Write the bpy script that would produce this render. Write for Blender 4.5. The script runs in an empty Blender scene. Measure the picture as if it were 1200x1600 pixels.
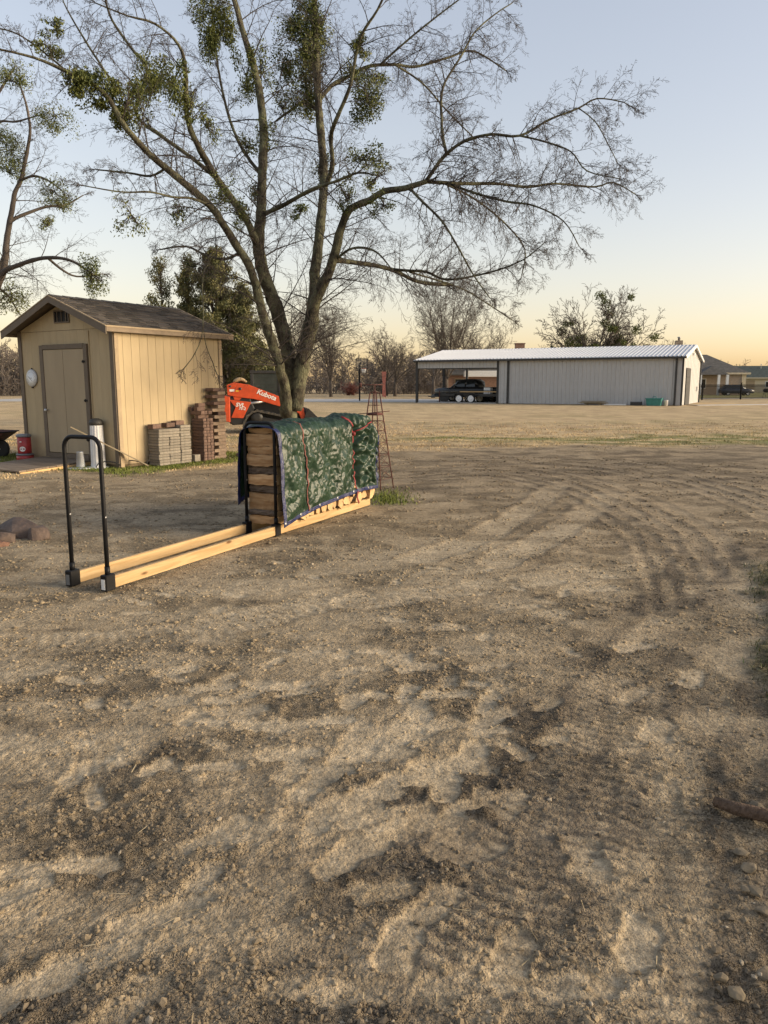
import bpy, bmesh, math, random
import numpy as np
from mathutils import Vector, Matrix, Euler

random.seed(7)
RNG = np.random.default_rng(11)
SC = bpy.context.scene
COL = SC.collection
R = math.radians

# ------------------------------------------------------------------ camera
EYE = 1.55
FPX = 1203.0                      # focal length in pixels of a 1200 px wide frame
TILT = math.atan(199.0 / FPX)     # pitched down, horizon sits above the centre
cam_data = bpy.data.cameras.new('camera')
cam = bpy.data.objects.new('camera', cam_data)
COL.objects.link(cam)
cam.location = (0, 0, EYE)
cam.rotation_euler = (math.pi / 2 - TILT, 0, 0)
cam_data.sensor_fit = 'HORIZONTAL'
cam_data.sensor_width = 36.0
cam_data.lens = 36.0 * FPX / 1200.0
cam_data.clip_start = 0.05
cam_data.clip_end = 6000
SC.camera = cam

# ------------------------------------------------------------------ sky and sun
SUN_AZ = R(98)        # to the right of the view direction (+Y), clockwise from above
SUN_EL = R(14)
world = bpy.data.worlds.new('World')
SC.world = world
world.use_nodes = True
wn = world.node_tree
sky = wn.nodes.new('ShaderNodeTexSky')
sky.sky_type = 'NISHITA'
sky.sun_disc = False
sky.sun_elevation = R(3.0)
sky.sun_rotation = SUN_AZ
sky.altitude = 200
sky.air_density = 1.0
sky.dust_density = 1.5
sky.ozone_density = 1.0
bg = wn.nodes['Background']
bg.inputs['Strength'].default_value = 0.15
gam = wn.nodes.new('ShaderNodeGamma'); gam.inputs['Gamma'].default_value = .7
hsv = wn.nodes.new('ShaderNodeHueSaturation'); hsv.inputs['Saturation'].default_value = .82
wn.links.new(sky.outputs[0], gam.inputs['Color']); wn.links.new(gam.outputs[0], hsv.inputs['Color'])
wb = wn.nodes.new('ShaderNodeMix'); wb.data_type = 'RGBA'; wb.blend_type = 'MULTIPLY'; wb.inputs['Factor'].default_value = 1
wb.inputs['B'].default_value = (1.03, .97, 1.07, 1)      # white balance of the picture
wn.links.new(hsv.outputs[0], wb.inputs['A']); wn.links.new(wb.outputs['Result'], bg.inputs['Color'])

sun_data = bpy.data.lights.new('sun', 'SUN')
sun_data.energy = 1.5
sun_data.angle = R(34)
sun_data.color = (1.0, 0.83, 0.58)
sun = bpy.data.objects.new('sun', sun_data)
COL.objects.link(sun)
to_sun = Vector((math.sin(SUN_AZ) * math.cos(SUN_EL), math.cos(SUN_AZ) * math.cos(SUN_EL), math.sin(SUN_EL)))
sun.rotation_euler = to_sun.to_track_quat('Z', 'Y').to_euler()
sun.location = to_sun * 60

vs = SC.view_settings
vs.view_transform = 'Standard'
vs.look = 'None'
vs.gamma = 1.0
vs.exposure = 2.1
vs.use_curve_mapping = False
SC.cycles.use_denoising = True
SC.cycles.max_bounces = 6
SC.cycles.transparent_max_bounces = 8

# ------------------------------------------------------------------ helpers
def at(u, v, y):
    """world point seen at photo pixel (u, v) at world distance y."""
    xc = (u - 600) / FPX
    yc = (800 - v) / FPX
    c, s = math.cos(TILT), math.sin(TILT)
    d = Vector((xc, c + yc * s, -s + yc * c))
    t = y / d.y
    return Vector((0, 0, EYE)) + d * t

def gpt(u, v):
    """ground point seen at photo pixel (u, v)."""
    xc = (u - 600) / FPX
    yc = (800 - v) / FPX
    c, s = math.cos(TILT), math.sin(TILT)
    d = Vector((xc, c + yc * s, -s + yc * c))
    return Vector((0, 0, EYE)) + d * (-EYE / d.z)

_p = np.random.default_rng(5).permutation(512)
_p = np.concatenate([_p, _p, _p])
_ga = np.random.default_rng(6).uniform(0, 2 * np.pi, 512)
_gx, _gy = np.cos(_ga), np.sin(_ga)
def perlin(x, y):
    x = np.asarray(x, float); y = np.asarray(y, float)
    xi = np.floor(x).astype(int); yi = np.floor(y).astype(int)
    xf = x - xi; yf = y - yi
    xi &= 511; yi &= 511
    u = xf * xf * xf * (xf * (xf * 6 - 15) + 10)
    v = yf * yf * yf * (yf * (yf * 6 - 15) + 10)
    def g(ix, iy, dx, dy):
        h = _p[_p[ix & 511] + (iy & 511)] & 511
        return _gx[h] * dx + _gy[h] * dy
    n00 = g(xi, yi, xf, yf); n10 = g(xi + 1, yi, xf - 1, yf)
    n01 = g(xi, yi + 1, xf, yf - 1); n11 = g(xi + 1, yi + 1, xf - 1, yf - 1)
    return ((n00 * (1 - u) + n10 * u) * (1 - v) + (n01 * (1 - u) + n11 * u) * v) * 1.5
def fbm(x, y, o=4, gain=.5):
    s = 0; a = 1.0; f = 1.0
    for k in range(o):
        s = s + a * perlin(x * f + 17.3 * k, y * f - 9.1 * k); a *= gain; f *= 2.03
    return s
def sstep(a, b, x):
    t = np.clip((x - a) / (b - a), 0, 1)
    return t * t * (3 - 2 * t)

class MB:
    """collects shapes that become one mesh object."""
    def __init__(s):
        s.v = []; s.f = []; s.sm = []
    def add(s, vs_, fs_, smooth=False):
        o = len(s.v)
        s.v.extend([tuple(p) for p in vs_])
        s.f.extend([tuple(i + o for i in q) for q in fs_])
        s.sm.extend([smooth] * len(fs_))
        return s
    def box(s, c, size, rz=0.0, rot=None, bev=0.0):
        hx, hy, hz = size[0] / 2, size[1] / 2, size[2] / 2
        M = rot if rot is not None else Matrix.Rotation(rz, 3, 'Z')
        c = Vector(c)
        if bev <= 0:
            P = [(-hx,-hy,-hz),(hx,-hy,-hz),(hx,hy,-hz),(-hx,hy,-hz),(-hx,-hy,hz),(hx,-hy,hz),(hx,hy,hz),(-hx,hy,hz)]
            F = [(0,3,2,1),(4,5,6,7),(0,1,5,4),(1,2,6,5),(2,3,7,6),(3,0,4,7)]
        else:
            b = min(bev, hx * .9, hy * .9, hz * .9)
            P = []; ring = lambda x, y, z: [(-x,-y,z),(x,-y,z),(x,y,z),(-x,y,z)]
            # octagonal rings
            def oct_(x, y, z, k):
                return [(-x+k,-y,z),(x-k,-y,z),(x,-y+k,z),(x,y-k,z),(x-k,y,z),(-x+k,y,z),(-x,y-k,z),(-x,-y+k,z)]
            P += oct_(hx-b, hy-b, -hz, b*.4) + oct_(hx, hy, -hz+b, b) + oct_(hx, hy, hz-b, b) + oct_(hx-b, hy-b, hz, b*.4)
            F = [tuple(range(7,-1,-1)), tuple(range(24,32))]
            for r in range(3):
                for i in range(8):
                    j = (i + 1) % 8
                    F.append((r*8+i, r*8+j, r*8+8+j, r*8+8+i))
        s.add([c + M @ Vector(p) for p in P], F)
        return s
    def tube(s, pts, rad, n=6, cap=True, smooth=True):
        pts = [Vector(p) for p in pts]
        if not hasattr(rad, '__len__'): rad = [rad] * len(pts)
        o = len(s.v); m = len(pts)
        ref = None
        for i, p in enumerate(pts):
            t = (pts[min(i + 1, m - 1)] - pts[max(i - 1, 0)])
            if t.length < 1e-9: t = Vector((0, 0, 1))
            t.normalize()
            if ref is None:
                ref = t.orthogonal().normalized()
            else:
                ref = (ref - t * ref.dot(t))
                ref = ref.normalized() if ref.length > 1e-6 else t.orthogonal().normalized()
            b = t.cross(ref)
            for k in range(n):
                a = 2 * math.pi * k / n
                q = p + (ref * math.cos(a) + b * math.sin(a)) * rad[i]
                s.v.append((q.x, q.y, q.z))
        for i in range(m - 1):
            for k in range(n):
                k2 = (k + 1) % n
                s.f.append((o+i*n+k, o+i*n+k2, o+(i+1)*n+k2, o+(i+1)*n+k)); s.sm.append(smooth)
        if cap:
            s.f.append(tuple(o + k for k in range(n - 1, -1, -1))); s.sm.append(False)
            s.f.append(tuple(o + (m-1)*n + k for k in range(n))); s.sm.append(False)
        return s
    def lathe(s, prof, n=20, c=(0,0,0), axis='Z', smooth=True, cap=True):
        o = len(s.v); c = Vector(c)
        for (r, z) in prof:
            for k in range(n):
                a = 2 * math.pi * k / n
                x, y = r * math.cos(a), r * math.sin(a)
                q = Vector((x, y, z)) if axis == 'Z' else (Vector((z, x, y)) if axis == 'X' else Vector((x, -z, y)))
                q = q + c
                s.v.append((q.x, q.y, q.z))
        m = len(prof)
        for i in range(m - 1):
            for k in range(n):
                k2 = (k + 1) % n
                s.f.append((o+i*n+k, o+i*n+k2, o+(i+1)*n+k2, o+(i+1)*n+k)); s.sm.append(smooth)
        if cap:
            s.f.append(tuple(o + k for k in range(n - 1, -1, -1))); s.sm.append(False)
            s.f.append(tuple(o + (m-1)*n + k for k in range(n))); s.sm.append(False)
        return s
    def prism(s, poly, y0, y1, plane='XZ'):
        """extrude a polygon given in (a, b): XZ -> along Y, XY -> along Z, YZ -> along X"""
        n = len(poly)
        def mk(a, b, t):
            return (a, t, b) if plane == 'XZ' else ((a, b, t) if plane == 'XY' else (t, a, b))
        P = [mk(a, b, y0) for a, b in poly] + [mk(a, b, y1) for a, b in poly]
        F = [tuple(range(n)), tuple(range(2 * n - 1, n - 1, -1))]
        for i in range(n):
            j = (i + 1) % n
            F.append((i, i + n, j + n, j))
        s.add(P, F)
        return s
    def build(s, name, mat, parent=None, smooth=None, bevel=0, loc=None, rz=None):
        me = bpy.data.meshes.new(name)
        me.from_pydata(s.v, [], s.f)
        me.update()
        bm = bmesh.new(); bm.from_mesh(me)
        bmesh.ops.recalc_face_normals(bm, faces=bm.faces)
        bm.to_mesh(me); bm.free()
        if smooth is None:
            me.polygons.foreach_set('use_smooth', s.sm)
        else:
            me.polygons.foreach_set('use_smooth', [smooth] * len(me.polygons))
        ob = bpy.data.objects.new(name, me)
        COL.objects.link(ob)
        if mat: me.materials.append(mat)
        if parent: ob.parent = parent
        if loc is not None: ob.location = loc
        if rz is not None: ob.rotation_euler = (0, 0, rz)
        if bevel:
            b = ob.modifiers.new('bevel', 'BEVEL'); b.width = bevel; b.segments = 2; b.limit_method = 'ANGLE'
        return ob

def npmesh(name, V, F, mat, parent=None, smooth=False):
    """fast mesh from arrays; F is (m,3) or (m,4)."""
    V = np.ascontiguousarray(V, dtype=np.float32); F = np.ascontiguousarray(F, dtype=np.int32)
    me = bpy.data.meshes.new(name)
    k = F.shape[1]
    me.vertices.add(len(V)); me.vertices.foreach_set('co', V.ravel())
    me.loops.add(F.size); me.loops.foreach_set('vertex_index', F.ravel())
    me.polygons.add(len(F))
    me.polygons.foreach_set('loop_start', np.arange(0, F.size, k, dtype=np.int32))
    me.polygons.foreach_set('loop_total', np.full(len(F), k, dtype=np.int32))
    me.polygons.foreach_set('use_smooth', np.full(len(F), smooth))
    me.update(calc_edges=True)
    me.validate()
    ob = bpy.data.objects.new(name, me)
    COL.objects.link(ob)
    if mat: me.materials.append(mat)
    if parent: ob.parent = parent
    return ob

def thing(name, label, cat, loc=(0,0,0), rz=0.0, group=None):
    o = bpy.data.objects.new(name, None)
    COL.objects.link(o)
    o.empty_display_size = .1
    o.location = loc; o.rotation_euler = (0, 0, rz)
    o['label'] = label; o['category'] = cat
    if group: o['group'] = group
    return o
def tag(o, label=None, cat=None, group=None, kind=None):
    if label: o['label'] = label
    if cat: o['category'] = cat
    if group: o['group'] = group
    if kind: o['kind'] = kind
    return o
def dup(o, parent=None, loc=None, rz=None):
    c = o.copy(); COL.objects.link(c)
    if parent is not None: c.parent = parent
    if loc is not None: c.location = loc
    if rz is not None: c.rotation_euler = (0, 0, rz)
    return c
ORD = ['lowest','second','third','fourth','fifth','sixth','seventh','eighth','ninth','tenth','eleventh','twelfth',
       'thirteenth','fourteenth','fifteenth','sixteenth','seventeenth','eighteenth','nineteenth','twentieth',
       'twenty-first','twenty-second','twenty-third','twenty-fourth']

# ------------------------------------------------------------------ materials
def mat(name, col, rough=.7, metal=0.0, var=.18, scale=6.0, bump=.15, bscale=None, col2=None, spec=.5, stretch=None,
        detail=6, coord='Object', bdist=.02, contrast=(.35,.65), rand=0.0, emit=None):
    m = bpy.data.materials.new(name); m.use_nodes = True
    nt = m.node_tree; N = nt.nodes; L = nt.links
    b = N['Principled BSDF']
    b.inputs['Roughness'].default_value = rough
    b.inputs['Metallic'].default_value = metal
    b.inputs['Specular IOR Level'].default_value = spec
    tc = N.new('ShaderNodeTexCoord')
    mp = N.new('ShaderNodeMapping')
    if stretch: mp.inputs['Scale'].default_value = stretch
    L.new(tc.outputs[coord], mp.inputs['Vector'])
    nz = N.new('ShaderNodeTexNoise'); nz.inputs['Scale'].default_value = scale
    nz.inputs['Detail'].default_value = detail; nz.inputs['Roughness'].default_value = .62
    L.new(mp.outputs[0], nz.inputs['Vector'])
    rp = N.new('ShaderNodeValToRGB')
    rp.color_ramp.elements[0].position = contrast[0]; rp.color_ramp.elements[1].position = contrast[1]
    c2 = col2 if col2 else tuple(min(1, c * (1 + var)) for c in col)
    c1 = col if col2 else tuple(c * (1 - var) for c in col)
    rp.color_ramp.elements[0].color = (*c1, 1); rp.color_ramp.elements[1].color = (*c2, 1)
    L.new(nz.outputs['Fac'], rp.inputs['Fac'])
    out = rp.outputs['Color']
    if rand > 0:
        oi = N.new('ShaderNodeObjectInfo')
        mr = N.new('ShaderNodeMapRange')
        mr.inputs['To Min'].default_value = 1 - rand; mr.inputs['To Max'].default_value = 1 + rand
        L.new(oi.outputs['Random'], mr.inputs['Value'])
        hs = N.new('ShaderNodeHueSaturation')
        L.new(mr.outputs[0], hs.inputs['Value']); L.new(out, hs.inputs['Color'])
        out = hs.outputs['Color']
    L.new(out, b.inputs['Base Color'])
    if bump > 0:
        nb = N.new('ShaderNodeTexNoise'); nb.inputs['Scale'].default_value = bscale or scale * 4
        nb.inputs['Detail'].default_value = 5
        L.new(mp.outputs[0], nb.inputs['Vector'])
        bp = N.new('ShaderNodeBump'); bp.inputs['Strength'].default_value = bump; bp.inputs['Distance'].default_value = bdist
        L.new(nb.outputs['Fac'], bp.inputs['Height']); L.new(bp.outputs[0], b.inputs['Normal'])
    if emit:
        b.inputs['Emission Color'].default_value = (*emit[0], 1); b.inputs['Emission Strength'].default_value = emit[1]
    return m

def attr_mat(name, rough=.95, spec=.15, crumb=0.0, fine=((90, .5), (14, .35)), bump=.5, bscales=(60, 220), bdist=.012):
    """colour from the mesh attribute 'tone' with fine procedural variation"""
    m = bpy.data.materials.new(name); m.use_nodes = True
    nt = m.node_tree; N = nt.nodes; L = nt.links
    b = N['Principled BSDF']; b.inputs['Roughness'].default_value = rough; b.inputs['Specular IOR Level'].default_value = spec
    at_ = N.new('ShaderNodeAttribute'); at_.attribute_name = 'tone'
    tc = N.new('ShaderNodeTexCoord')
    out = at_.outputs['Color']
    for sc_, amt in fine:
        nz = N.new('ShaderNodeTexNoise'); nz.inputs['Scale'].default_value = sc_; nz.inputs['Detail'].default_value = 5
        nz.inputs['Roughness'].default_value = .65
        L.new(tc.outputs['Object'], nz.inputs['Vector'])
        mr = N.new('ShaderNodeMapRange'); mr.inputs['From Min'].default_value = .3; mr.inputs['From Max'].default_value = .7
        mr.inputs['To Min'].default_value = 1 - amt; mr.inputs['To Max'].default_value = 1 + amt
        L.new(nz.outputs['Fac'], mr.inputs['Value'])
        mx = N.new('ShaderNodeMix'); mx.data_type = 'RGBA'; mx.blend_type = 'MULTIPLY'; mx.inputs['Factor'].default_value = 1
        L.new(out, mx.inputs['A'])
        L.new(mr.outputs[0], mx.inputs['B'])
        out = mx.outputs['Result']
    L.new(out, b.inputs['Base Color'])
    prev = None
    for i, bs in enumerate(bscales):
        nb = N.new('ShaderNodeTexNoise'); nb.inputs['Scale'].default_value = bs; nb.inputs['Detail'].default_value = 4
        L.new(tc.outputs['Object'], nb.inputs['Vector'])
        bp = N.new('ShaderNodeBump'); bp.inputs['Strength'].default_value = bump; bp.inputs['Distance'].default_value = bdist / (1 + i * 2)
        L.new(nb.outputs['Fac'], bp.inputs['Height'])
        if prev: L.new(prev, bp.inputs['Normal'])
        prev = bp.outputs[0]
    if crumb:
        la = N.new('ShaderNodeAttribute'); la.attribute_name = 'loose'
        for vs_, ds_ in ((48, .016), (115, .009), (260, .005)):
            vo = N.new('ShaderNodeTexVoronoi'); vo.inputs['Scale'].default_value = vs_
            L.new(tc.outputs['Object'], vo.inputs['Vector'])
            mm = N.new('ShaderNodeMath'); mm.operation = 'MULTIPLY'; mm.inputs[1].default_value = crumb
            L.new(la.outputs['Fac'], mm.inputs[0])
            bp = N.new('ShaderNodeBump'); bp.invert = True; bp.inputs['Distance'].default_value = ds_
            L.new(mm.outputs[0], bp.inputs['Strength']); L.new(vo.outputs['Distance'], bp.inputs['Height']); L.new(prev, bp.inputs['Normal'])
            prev = bp.outputs[0]
    L.new(prev, b.inputs['Normal'])
    return m

def set_loose(ob, v):
    a = ob.data.attributes.new('loose', 'FLOAT', 'POINT'); a.data.foreach_set('value', np.asarray(v, np.float32))

def set_tone(ob, C):
    a = ob.data.color_attributes.new('tone', 'FLOAT_COLOR', 'POINT')
    c4 = np.ones((len(C), 4), np.float32); c4[:, :3] = C
    a.data.foreach_set('color', c4.ravel())

def wood_mat(name, c1, c2, knots=True, scale=1.0, rough=.7, axis=0, rand=.12):
    m = bpy.data.materials.new(name); m.use_nodes = True
    nt = m.node_tree; N = nt.nodes; L = nt.links
    b = N['Principled BSDF']; b.inputs['Roughness'].default_value = rough; b.inputs['Specular IOR Level'].default_value = .25
    tc = N.new('ShaderNodeTexCoord'); mp = N.new('ShaderNodeMapping')
    s3 = [22 * scale] * 3; s3[axis] = 1.6 * scale
    mp.inputs['Scale'].default_value = s3
    L.new(tc.outputs['Object'], mp.inputs['Vector'])
    nz = N.new('ShaderNodeTexNoise'); nz.inputs['Scale'].default_value = 1.3; nz.inputs['Detail'].default_value = 5; nz.inputs['Distortion'].default_value = .6
    L.new(mp.outputs[0], nz.inputs['Vector'])
    rp = N.new('ShaderNodeValToRGB'); rp.color_ramp.elements[0].position = .33; rp.color_ramp.elements[1].position = .66
    rp.color_ramp.elements[0].color = (*c1, 1); rp.color_ramp.elements[1].color = (*c2, 1)
    L.new(nz.outputs['Fac'], rp.inputs['Fac'])
    out = rp.outputs['Color']
    if knots:
        vo = N.new('ShaderNodeTexVoronoi'); vo.inputs['Scale'].default_value = 2.6
        mp2 = N.new('ShaderNodeMapping'); k3 = [3.2] * 3; k3[axis] = 1.0; mp2.inputs['Scale'].default_value = k3
        L.new(tc.outputs['Object'], mp2.inputs['Vector']); L.new(mp2.outputs[0], vo.inputs['Vector'])
        mr = N.new('ShaderNodeMapRange'); mr.inputs['From Min'].default_value = .06; mr.inputs['From Max'].default_value = .15
        L.new(vo.outputs['Distance'], mr.inputs['Value'])
        mx = N.new('ShaderNodeMix'); mx.data_type = 'RGBA'
        mx.inputs['A'].default_value = (c1[0] * .35, c1[1] * .28, c1[2] * .25, 1)
        L.new(mr.outputs[0], mx.inputs['Factor']); L.new(out, mx.inputs['B'])
        out = mx.outputs['Result']
    oi = N.new('ShaderNodeObjectInfo'); mr2 = N.new('ShaderNodeMapRange')
    mr2.inputs['To Min'].default_value = 1 - rand; mr2.inputs['To Max'].default_value = 1 + rand
    L.new(oi.outputs['Random'], mr2.inputs['Value'])
    hs = N.new('ShaderNodeHueSaturation'); L.new(mr2.outputs[0], hs.inputs['Value']); L.new(out, hs.inputs['Color'])
    L.new(hs.outputs['Color'], b.inputs['Base Color'])
    bp = N.new('ShaderNodeBump'); bp.inputs['Strength'].default_value = .3; bp.inputs['Distance'].default_value = .004
    L.new(nz.outputs['Fac'], bp.inputs['Height']); L.new(bp.outputs[0], b.inputs['Normal'])
    return m

def bark_mat(name, c1, c2, lichen=None, scale=9, bump=.8):
    m = bpy.data.materials.new(name); m.use_nodes = True
    nt = m.node_tree; N = nt.nodes; L = nt.links
    b = N['Principled BSDF']; b.inputs['Roughness'].default_value = .9; b.inputs['Specular IOR Level'].default_value = .2
    tc = N.new('ShaderNodeTexCoord'); mp = N.new('ShaderNodeMapping'); mp.inputs['Scale'].default_value = (1, 1, .35)
    L.new(tc.outputs['Object'], mp.inputs['Vector'])
    nz = N.new('ShaderNodeTexNoise'); nz.inputs['Scale'].default_value = scale * 2.2; nz.inputs['Detail'].default_value = 8; nz.inputs['Roughness'].default_value = .7
    L.new(mp.outputs[0], nz.inputs['Vector'])
    rp = N.new('ShaderNodeValToRGB'); rp.color_ramp.elements[0].position = .36; rp.color_ramp.elements[1].position = .64
    rp.color_ramp.elements[0].color = (*c1, 1); rp.color_ramp.elements[1].color = (*c2, 1)
    L.new(nz.outputs['Fac'], rp.inputs['Fac'])
    out = rp.outputs['Color']
    if lichen:
        n2 = N.new('ShaderNodeTexNoise'); n2.inputs['Scale'].default_value = scale * .45; n2.inputs['Detail'].default_value = 9; n2.inputs['Roughness'].default_value = .75
        L.new(tc.outputs['Object'], n2.inputs['Vector'])
        mr = N.new('ShaderNodeMapRange'); mr.inputs['From Min'].default_value = .46; mr.inputs['From Max'].default_value = .58; mr.inputs['To Max'].default_value = .85
        L.new(n2.outputs['Fac'], mr.inputs['Value'])
        mx = N.new('ShaderNodeMix'); mx.data_type = 'RGBA'; mx.inputs['B'].default_value = (*lichen, 1)
        L.new(mr.outputs[0], mx.inputs['Factor']); L.new(out, mx.inputs['A'])
        out = mx.outputs['Result']
    L.new(out, b.inputs['Base Color'])
    vo = N.new('ShaderNodeTexVoronoi'); vo.inputs['Scale'].default_value = scale * 3; vo.feature = 'DISTANCE_TO_EDGE'
    L.new(mp.outputs[0], vo.inputs['Vector'])
    bp = N.new('ShaderNodeBump'); bp.inputs['Strength'].default_value = bump; bp.inputs['Distance'].default_value = .03
    ad = N.new('ShaderNodeMath'); ad.operation = 'ADD'
    L.new(vo.outputs['Distance'], ad.inputs[0]); L.new(nz.outputs['Fac'], ad.inputs[1])
    L.new(ad.outputs[0], bp.inputs['Height']); L.new(bp.outputs[0], b.inputs['Normal'])
    return m

def leaf_mat(name, c1, c2, transl=.25, rough=.6, scale=3.0):
    m = mat(name, c1, rough=rough, col2=c2, scale=scale, bump=0, spec=.3)
    b = m.node_tree.nodes['Principled BSDF']
    return m

M = {}
M['white'] = mat('white paint', (.72,.72,.70), .5, var=.06)
M['black_metal'] = mat('black powder coat', (.008,.008,.009), .5, var=.3, bump=.05, spec=.22)
M['iron'] = mat('matt black iron', (.012,.012,.012), .95, spec=.05, bump=0)
M['dark'] = mat('dark rubber', (.018,.018,.018), .8, var=.3)
M['steel'] = mat('steel', (.45,.45,.46), .4, .8, var=.2)
M['glass'] = mat('dark glass', (.015,.018,.02), .08, var=.1, bump=0)
# ------------------------------------------------------------------ ground
def blob_field(x, y, blobs):
    s = np.zeros_like(x)
    for u, v, rx, ry, val in blobs:
        p = gpt(u, v)
        s += val * np.exp(-((x - p.x) / rx) ** 2 - ((y - p.y) / ry) ** 2)
    return s
MOIST = [(850,735,4,2.0,.55),(1120,722,3.5,2.0,.65),(650,765,1.4,1.1,.5),(1000,1000,.7,.9,.4),(900,1085,.35,.45,.45),
         (1080,880,.9,1.2,.45),(960,820,1.2,1.0,.35),(820,1225,.22,.32,.9),(860,1130,.2,.25,.5),(715,1335,.16,.13,.6),(770,1440,.13,.12,.5),(560,1420,.25,.15,.3),
         (1175,1150,.3,.5,.8),(1195,1420,.2,.3,.6),(310,775,.6,.8,.55),(250,800,.6,.5,.3),(520,830,.6,.4,.4),(740,830,.6,.6,.3),(1150,800,1.5,1.2,.4),
         (120,1080,.4,.3,.3),(420,1240,.5,.3,.35),(200,1300,.5,.25,.3),(350,1500,.5,.2,.35),
         (600,880,1.5,1.0,-.45),(230,960,1.0,.8,-.5),(650,1160,.4,.35,-.6),(400,1060,.6,.4,-.4),(930,1335,.09,.22,-.7),
         (1035,1240,.12,.25,-.6),(1020,1150,.15,.25,-.4),(850,900,.7,.5,-.25),(450,920,.8,.6,-.4),(760,1000,.5,.5,-.25),(1000,900,.5,.3,-.2),
         (700,1500,.4,.15,-.3),(1060,1420,.25,.3,-.25),(900,1540,.3,.15,-.3)]
FOOT = [(125,1210,80,.29,.11),(262,1202,10,.15,.09),(332,1200,5,.25,.09),(450,1180,10,.28,.12),(478,1203,0,.18,.09),(515,1215,50,.26,.12),
        (310,1440,0,.27,.12),(320,1372,70,.2,.09),(315,1320,50,.2,.09),(135,1355,0,.26,.10),(45,1362,10,.2,.1),(30,1395,50,.24,.1),(445,1547,0,.13,.08),
        (560,1552,0,.27,.1),(195,1575,60,.3,.11),(525,1125,0,.2,.1),(275,1050,30,.28,.12),(570,1275,50,.26,.12),(600,1395,20,.26,.11),
        (705,1310,80,.22,.12),(640,1303,20,.17,.09),(680,1412,50,.25,.12),(625,1480,70,.26,.13),(735,1180,60,.32,.13),(630,1150,40,.34,.16),
        (690,1130,20,.3,.14),(650,1210,70,.3,.12),(600,1180,10,.3,.12),(915,1335,88,.42,.13),(1025,1140,60,.36,.15),(1040,1245,70,.38,.12),
        (700,1085,10,.34,.13),(570,1090,20,.3,.12),(420,1070,-20,.3,.13),(330,1075,20,.3,.13),(370,1110,10,.32,.12),(460,1130,-10,.3,.12),(250,1100,15,.32,.14),
        (540,1050,30,.3,.13),(650,1040,10,.36,.14),(760,1040,30,.34,.14),(540,1340,60,.3,.13),(250,1430,30,.34,.1),(140,1500,35,.5,.12),(60,1540,30,.3,.12),
        (770,1120,40,.3,.13),(940,920,10,.4,.18),(860,960,20,.4,.16),(700,980,0,.4,.16),(990,1010,20,.4,.16),(1080,1060,60,.36,.14),
        (890,1540,10,.3,.12),(800,1500,70,.3,.11),(1000,1470,60,.26,.12),(700,1540,20,.3,.11)]
FT = []
for u, v, a, l, w in FOOT:
    p = gpt(u, v); FT.append((p.x, p.y, R(a), min(l, .32) / 2 * .95, w / 2 * 1.1, .007))
rr = random.Random(3)
for k in range(60):                       # further prints, trodden about
    y = rr.uniform(2.6, 6.8); x = rr.uniform(-.45, .3) * y
    FT.append((x, y, rr.uniform(0, 3.1), rr.uniform(.07, .13), rr.uniform(.035, .055), rr.uniform(.003, .006)))

for k in range(60):                       # the much trodden middle
    p = gpt(rr.gauss(590, 150), rr.uniform(1020, 1330))
    FT.append((p.x, p.y, rr.choice((.2, .5, 1.0, 1.3)) + rr.uniform(-.3, .3), rr.uniform(.09, .15), rr.uniform(.045, .07), rr.uniform(.004, .008)))
TRK = []     # wheel and track marks: polyline, half width, tread spacing, depth
def trk(px, hw, sp, dp):
    TRK.append(([gpt(u, v).to_2d() for u, v in px], hw, sp, dp * .5))
for k in range(5):
    o_ = k * 9
    trk([(640-o_,736+o_*.5),(760,728+o_*.5),(860-o_*.3,735+o_*.8),(940-o_,752+o_),(1030-o_*1.5,785+o_*1.2),(1110-o_*2.5,830+o_*1.6),(1160-o_*3.5,890+o_*2)], .10, .0, .012)
for k in range(4):
    o_ = k * 8
    trk([(690,716+o_*.4),(850,712+o_*.6),(980,722+o_*.8),(1090,742+o_),(1210,775+o_*1.6)], .11, .0, .016)
trk([(870,760),(840,785),(800,812),(740,845),(650,875)], .2, .09, .022)
trk([(950,775),(905,810),(850,845),(780,880)], .2, .09, .018)
trk([(1120,840),(1060,960),(960,1100),(880,1260),(800,1400),(740,1560)], .2, .06, .006)
trk([(1180,880),(1130,1000),(1060,1130),(1010,1270),(980,1420),(960,1600)], .2, .055, .005)
trk([(640,700),(740,703),(860,705)], .17, .22, .035)
trk([(-40,1180),(60,1190),(160,1170)], .22, .05, .016)
trk([(560,940),(700,925),(850,905),(1000,890)], .2, .08, .012)
trk([(-60,1010),(120,1000),(280,990),(420,960),(540,930)], .22, .08, .012)

DARKBAND = [gpt(u, v).to_2d() for u, v in ((1130,850),(1040,950),(950,1050),(880,1140),(815,1240),(745,1350),(700,1480))]
def poly_coords(x, y, pts):
    """signed lateral distance and arc length to a polyline"""
    best = np.full(x.shape, 1e9); lat = np.zeros_like(x); arc = np.zeros_like(x); acc = 0
    for a, b in zip(pts[:-1], pts[1:]):
        d = b - a; L_ = d.length
        t = np.clip(((x - a.x) * d.x + (y - a.y) * d.y) / L_ ** 2, 0, 1)
        dx = x - (a.x + d.x * t); dy = y - (a.y + d.y * t)
        q = np.hypot(dx, dy); m = q < best
        best = np.where(m, q, best)
        lat = np.where(m, np.sign(d.x * dy - d.y * dx) * q, lat); arc = np.where(m, acc + t * L_, arc); acc += L_
    return best, lat, arc

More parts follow.
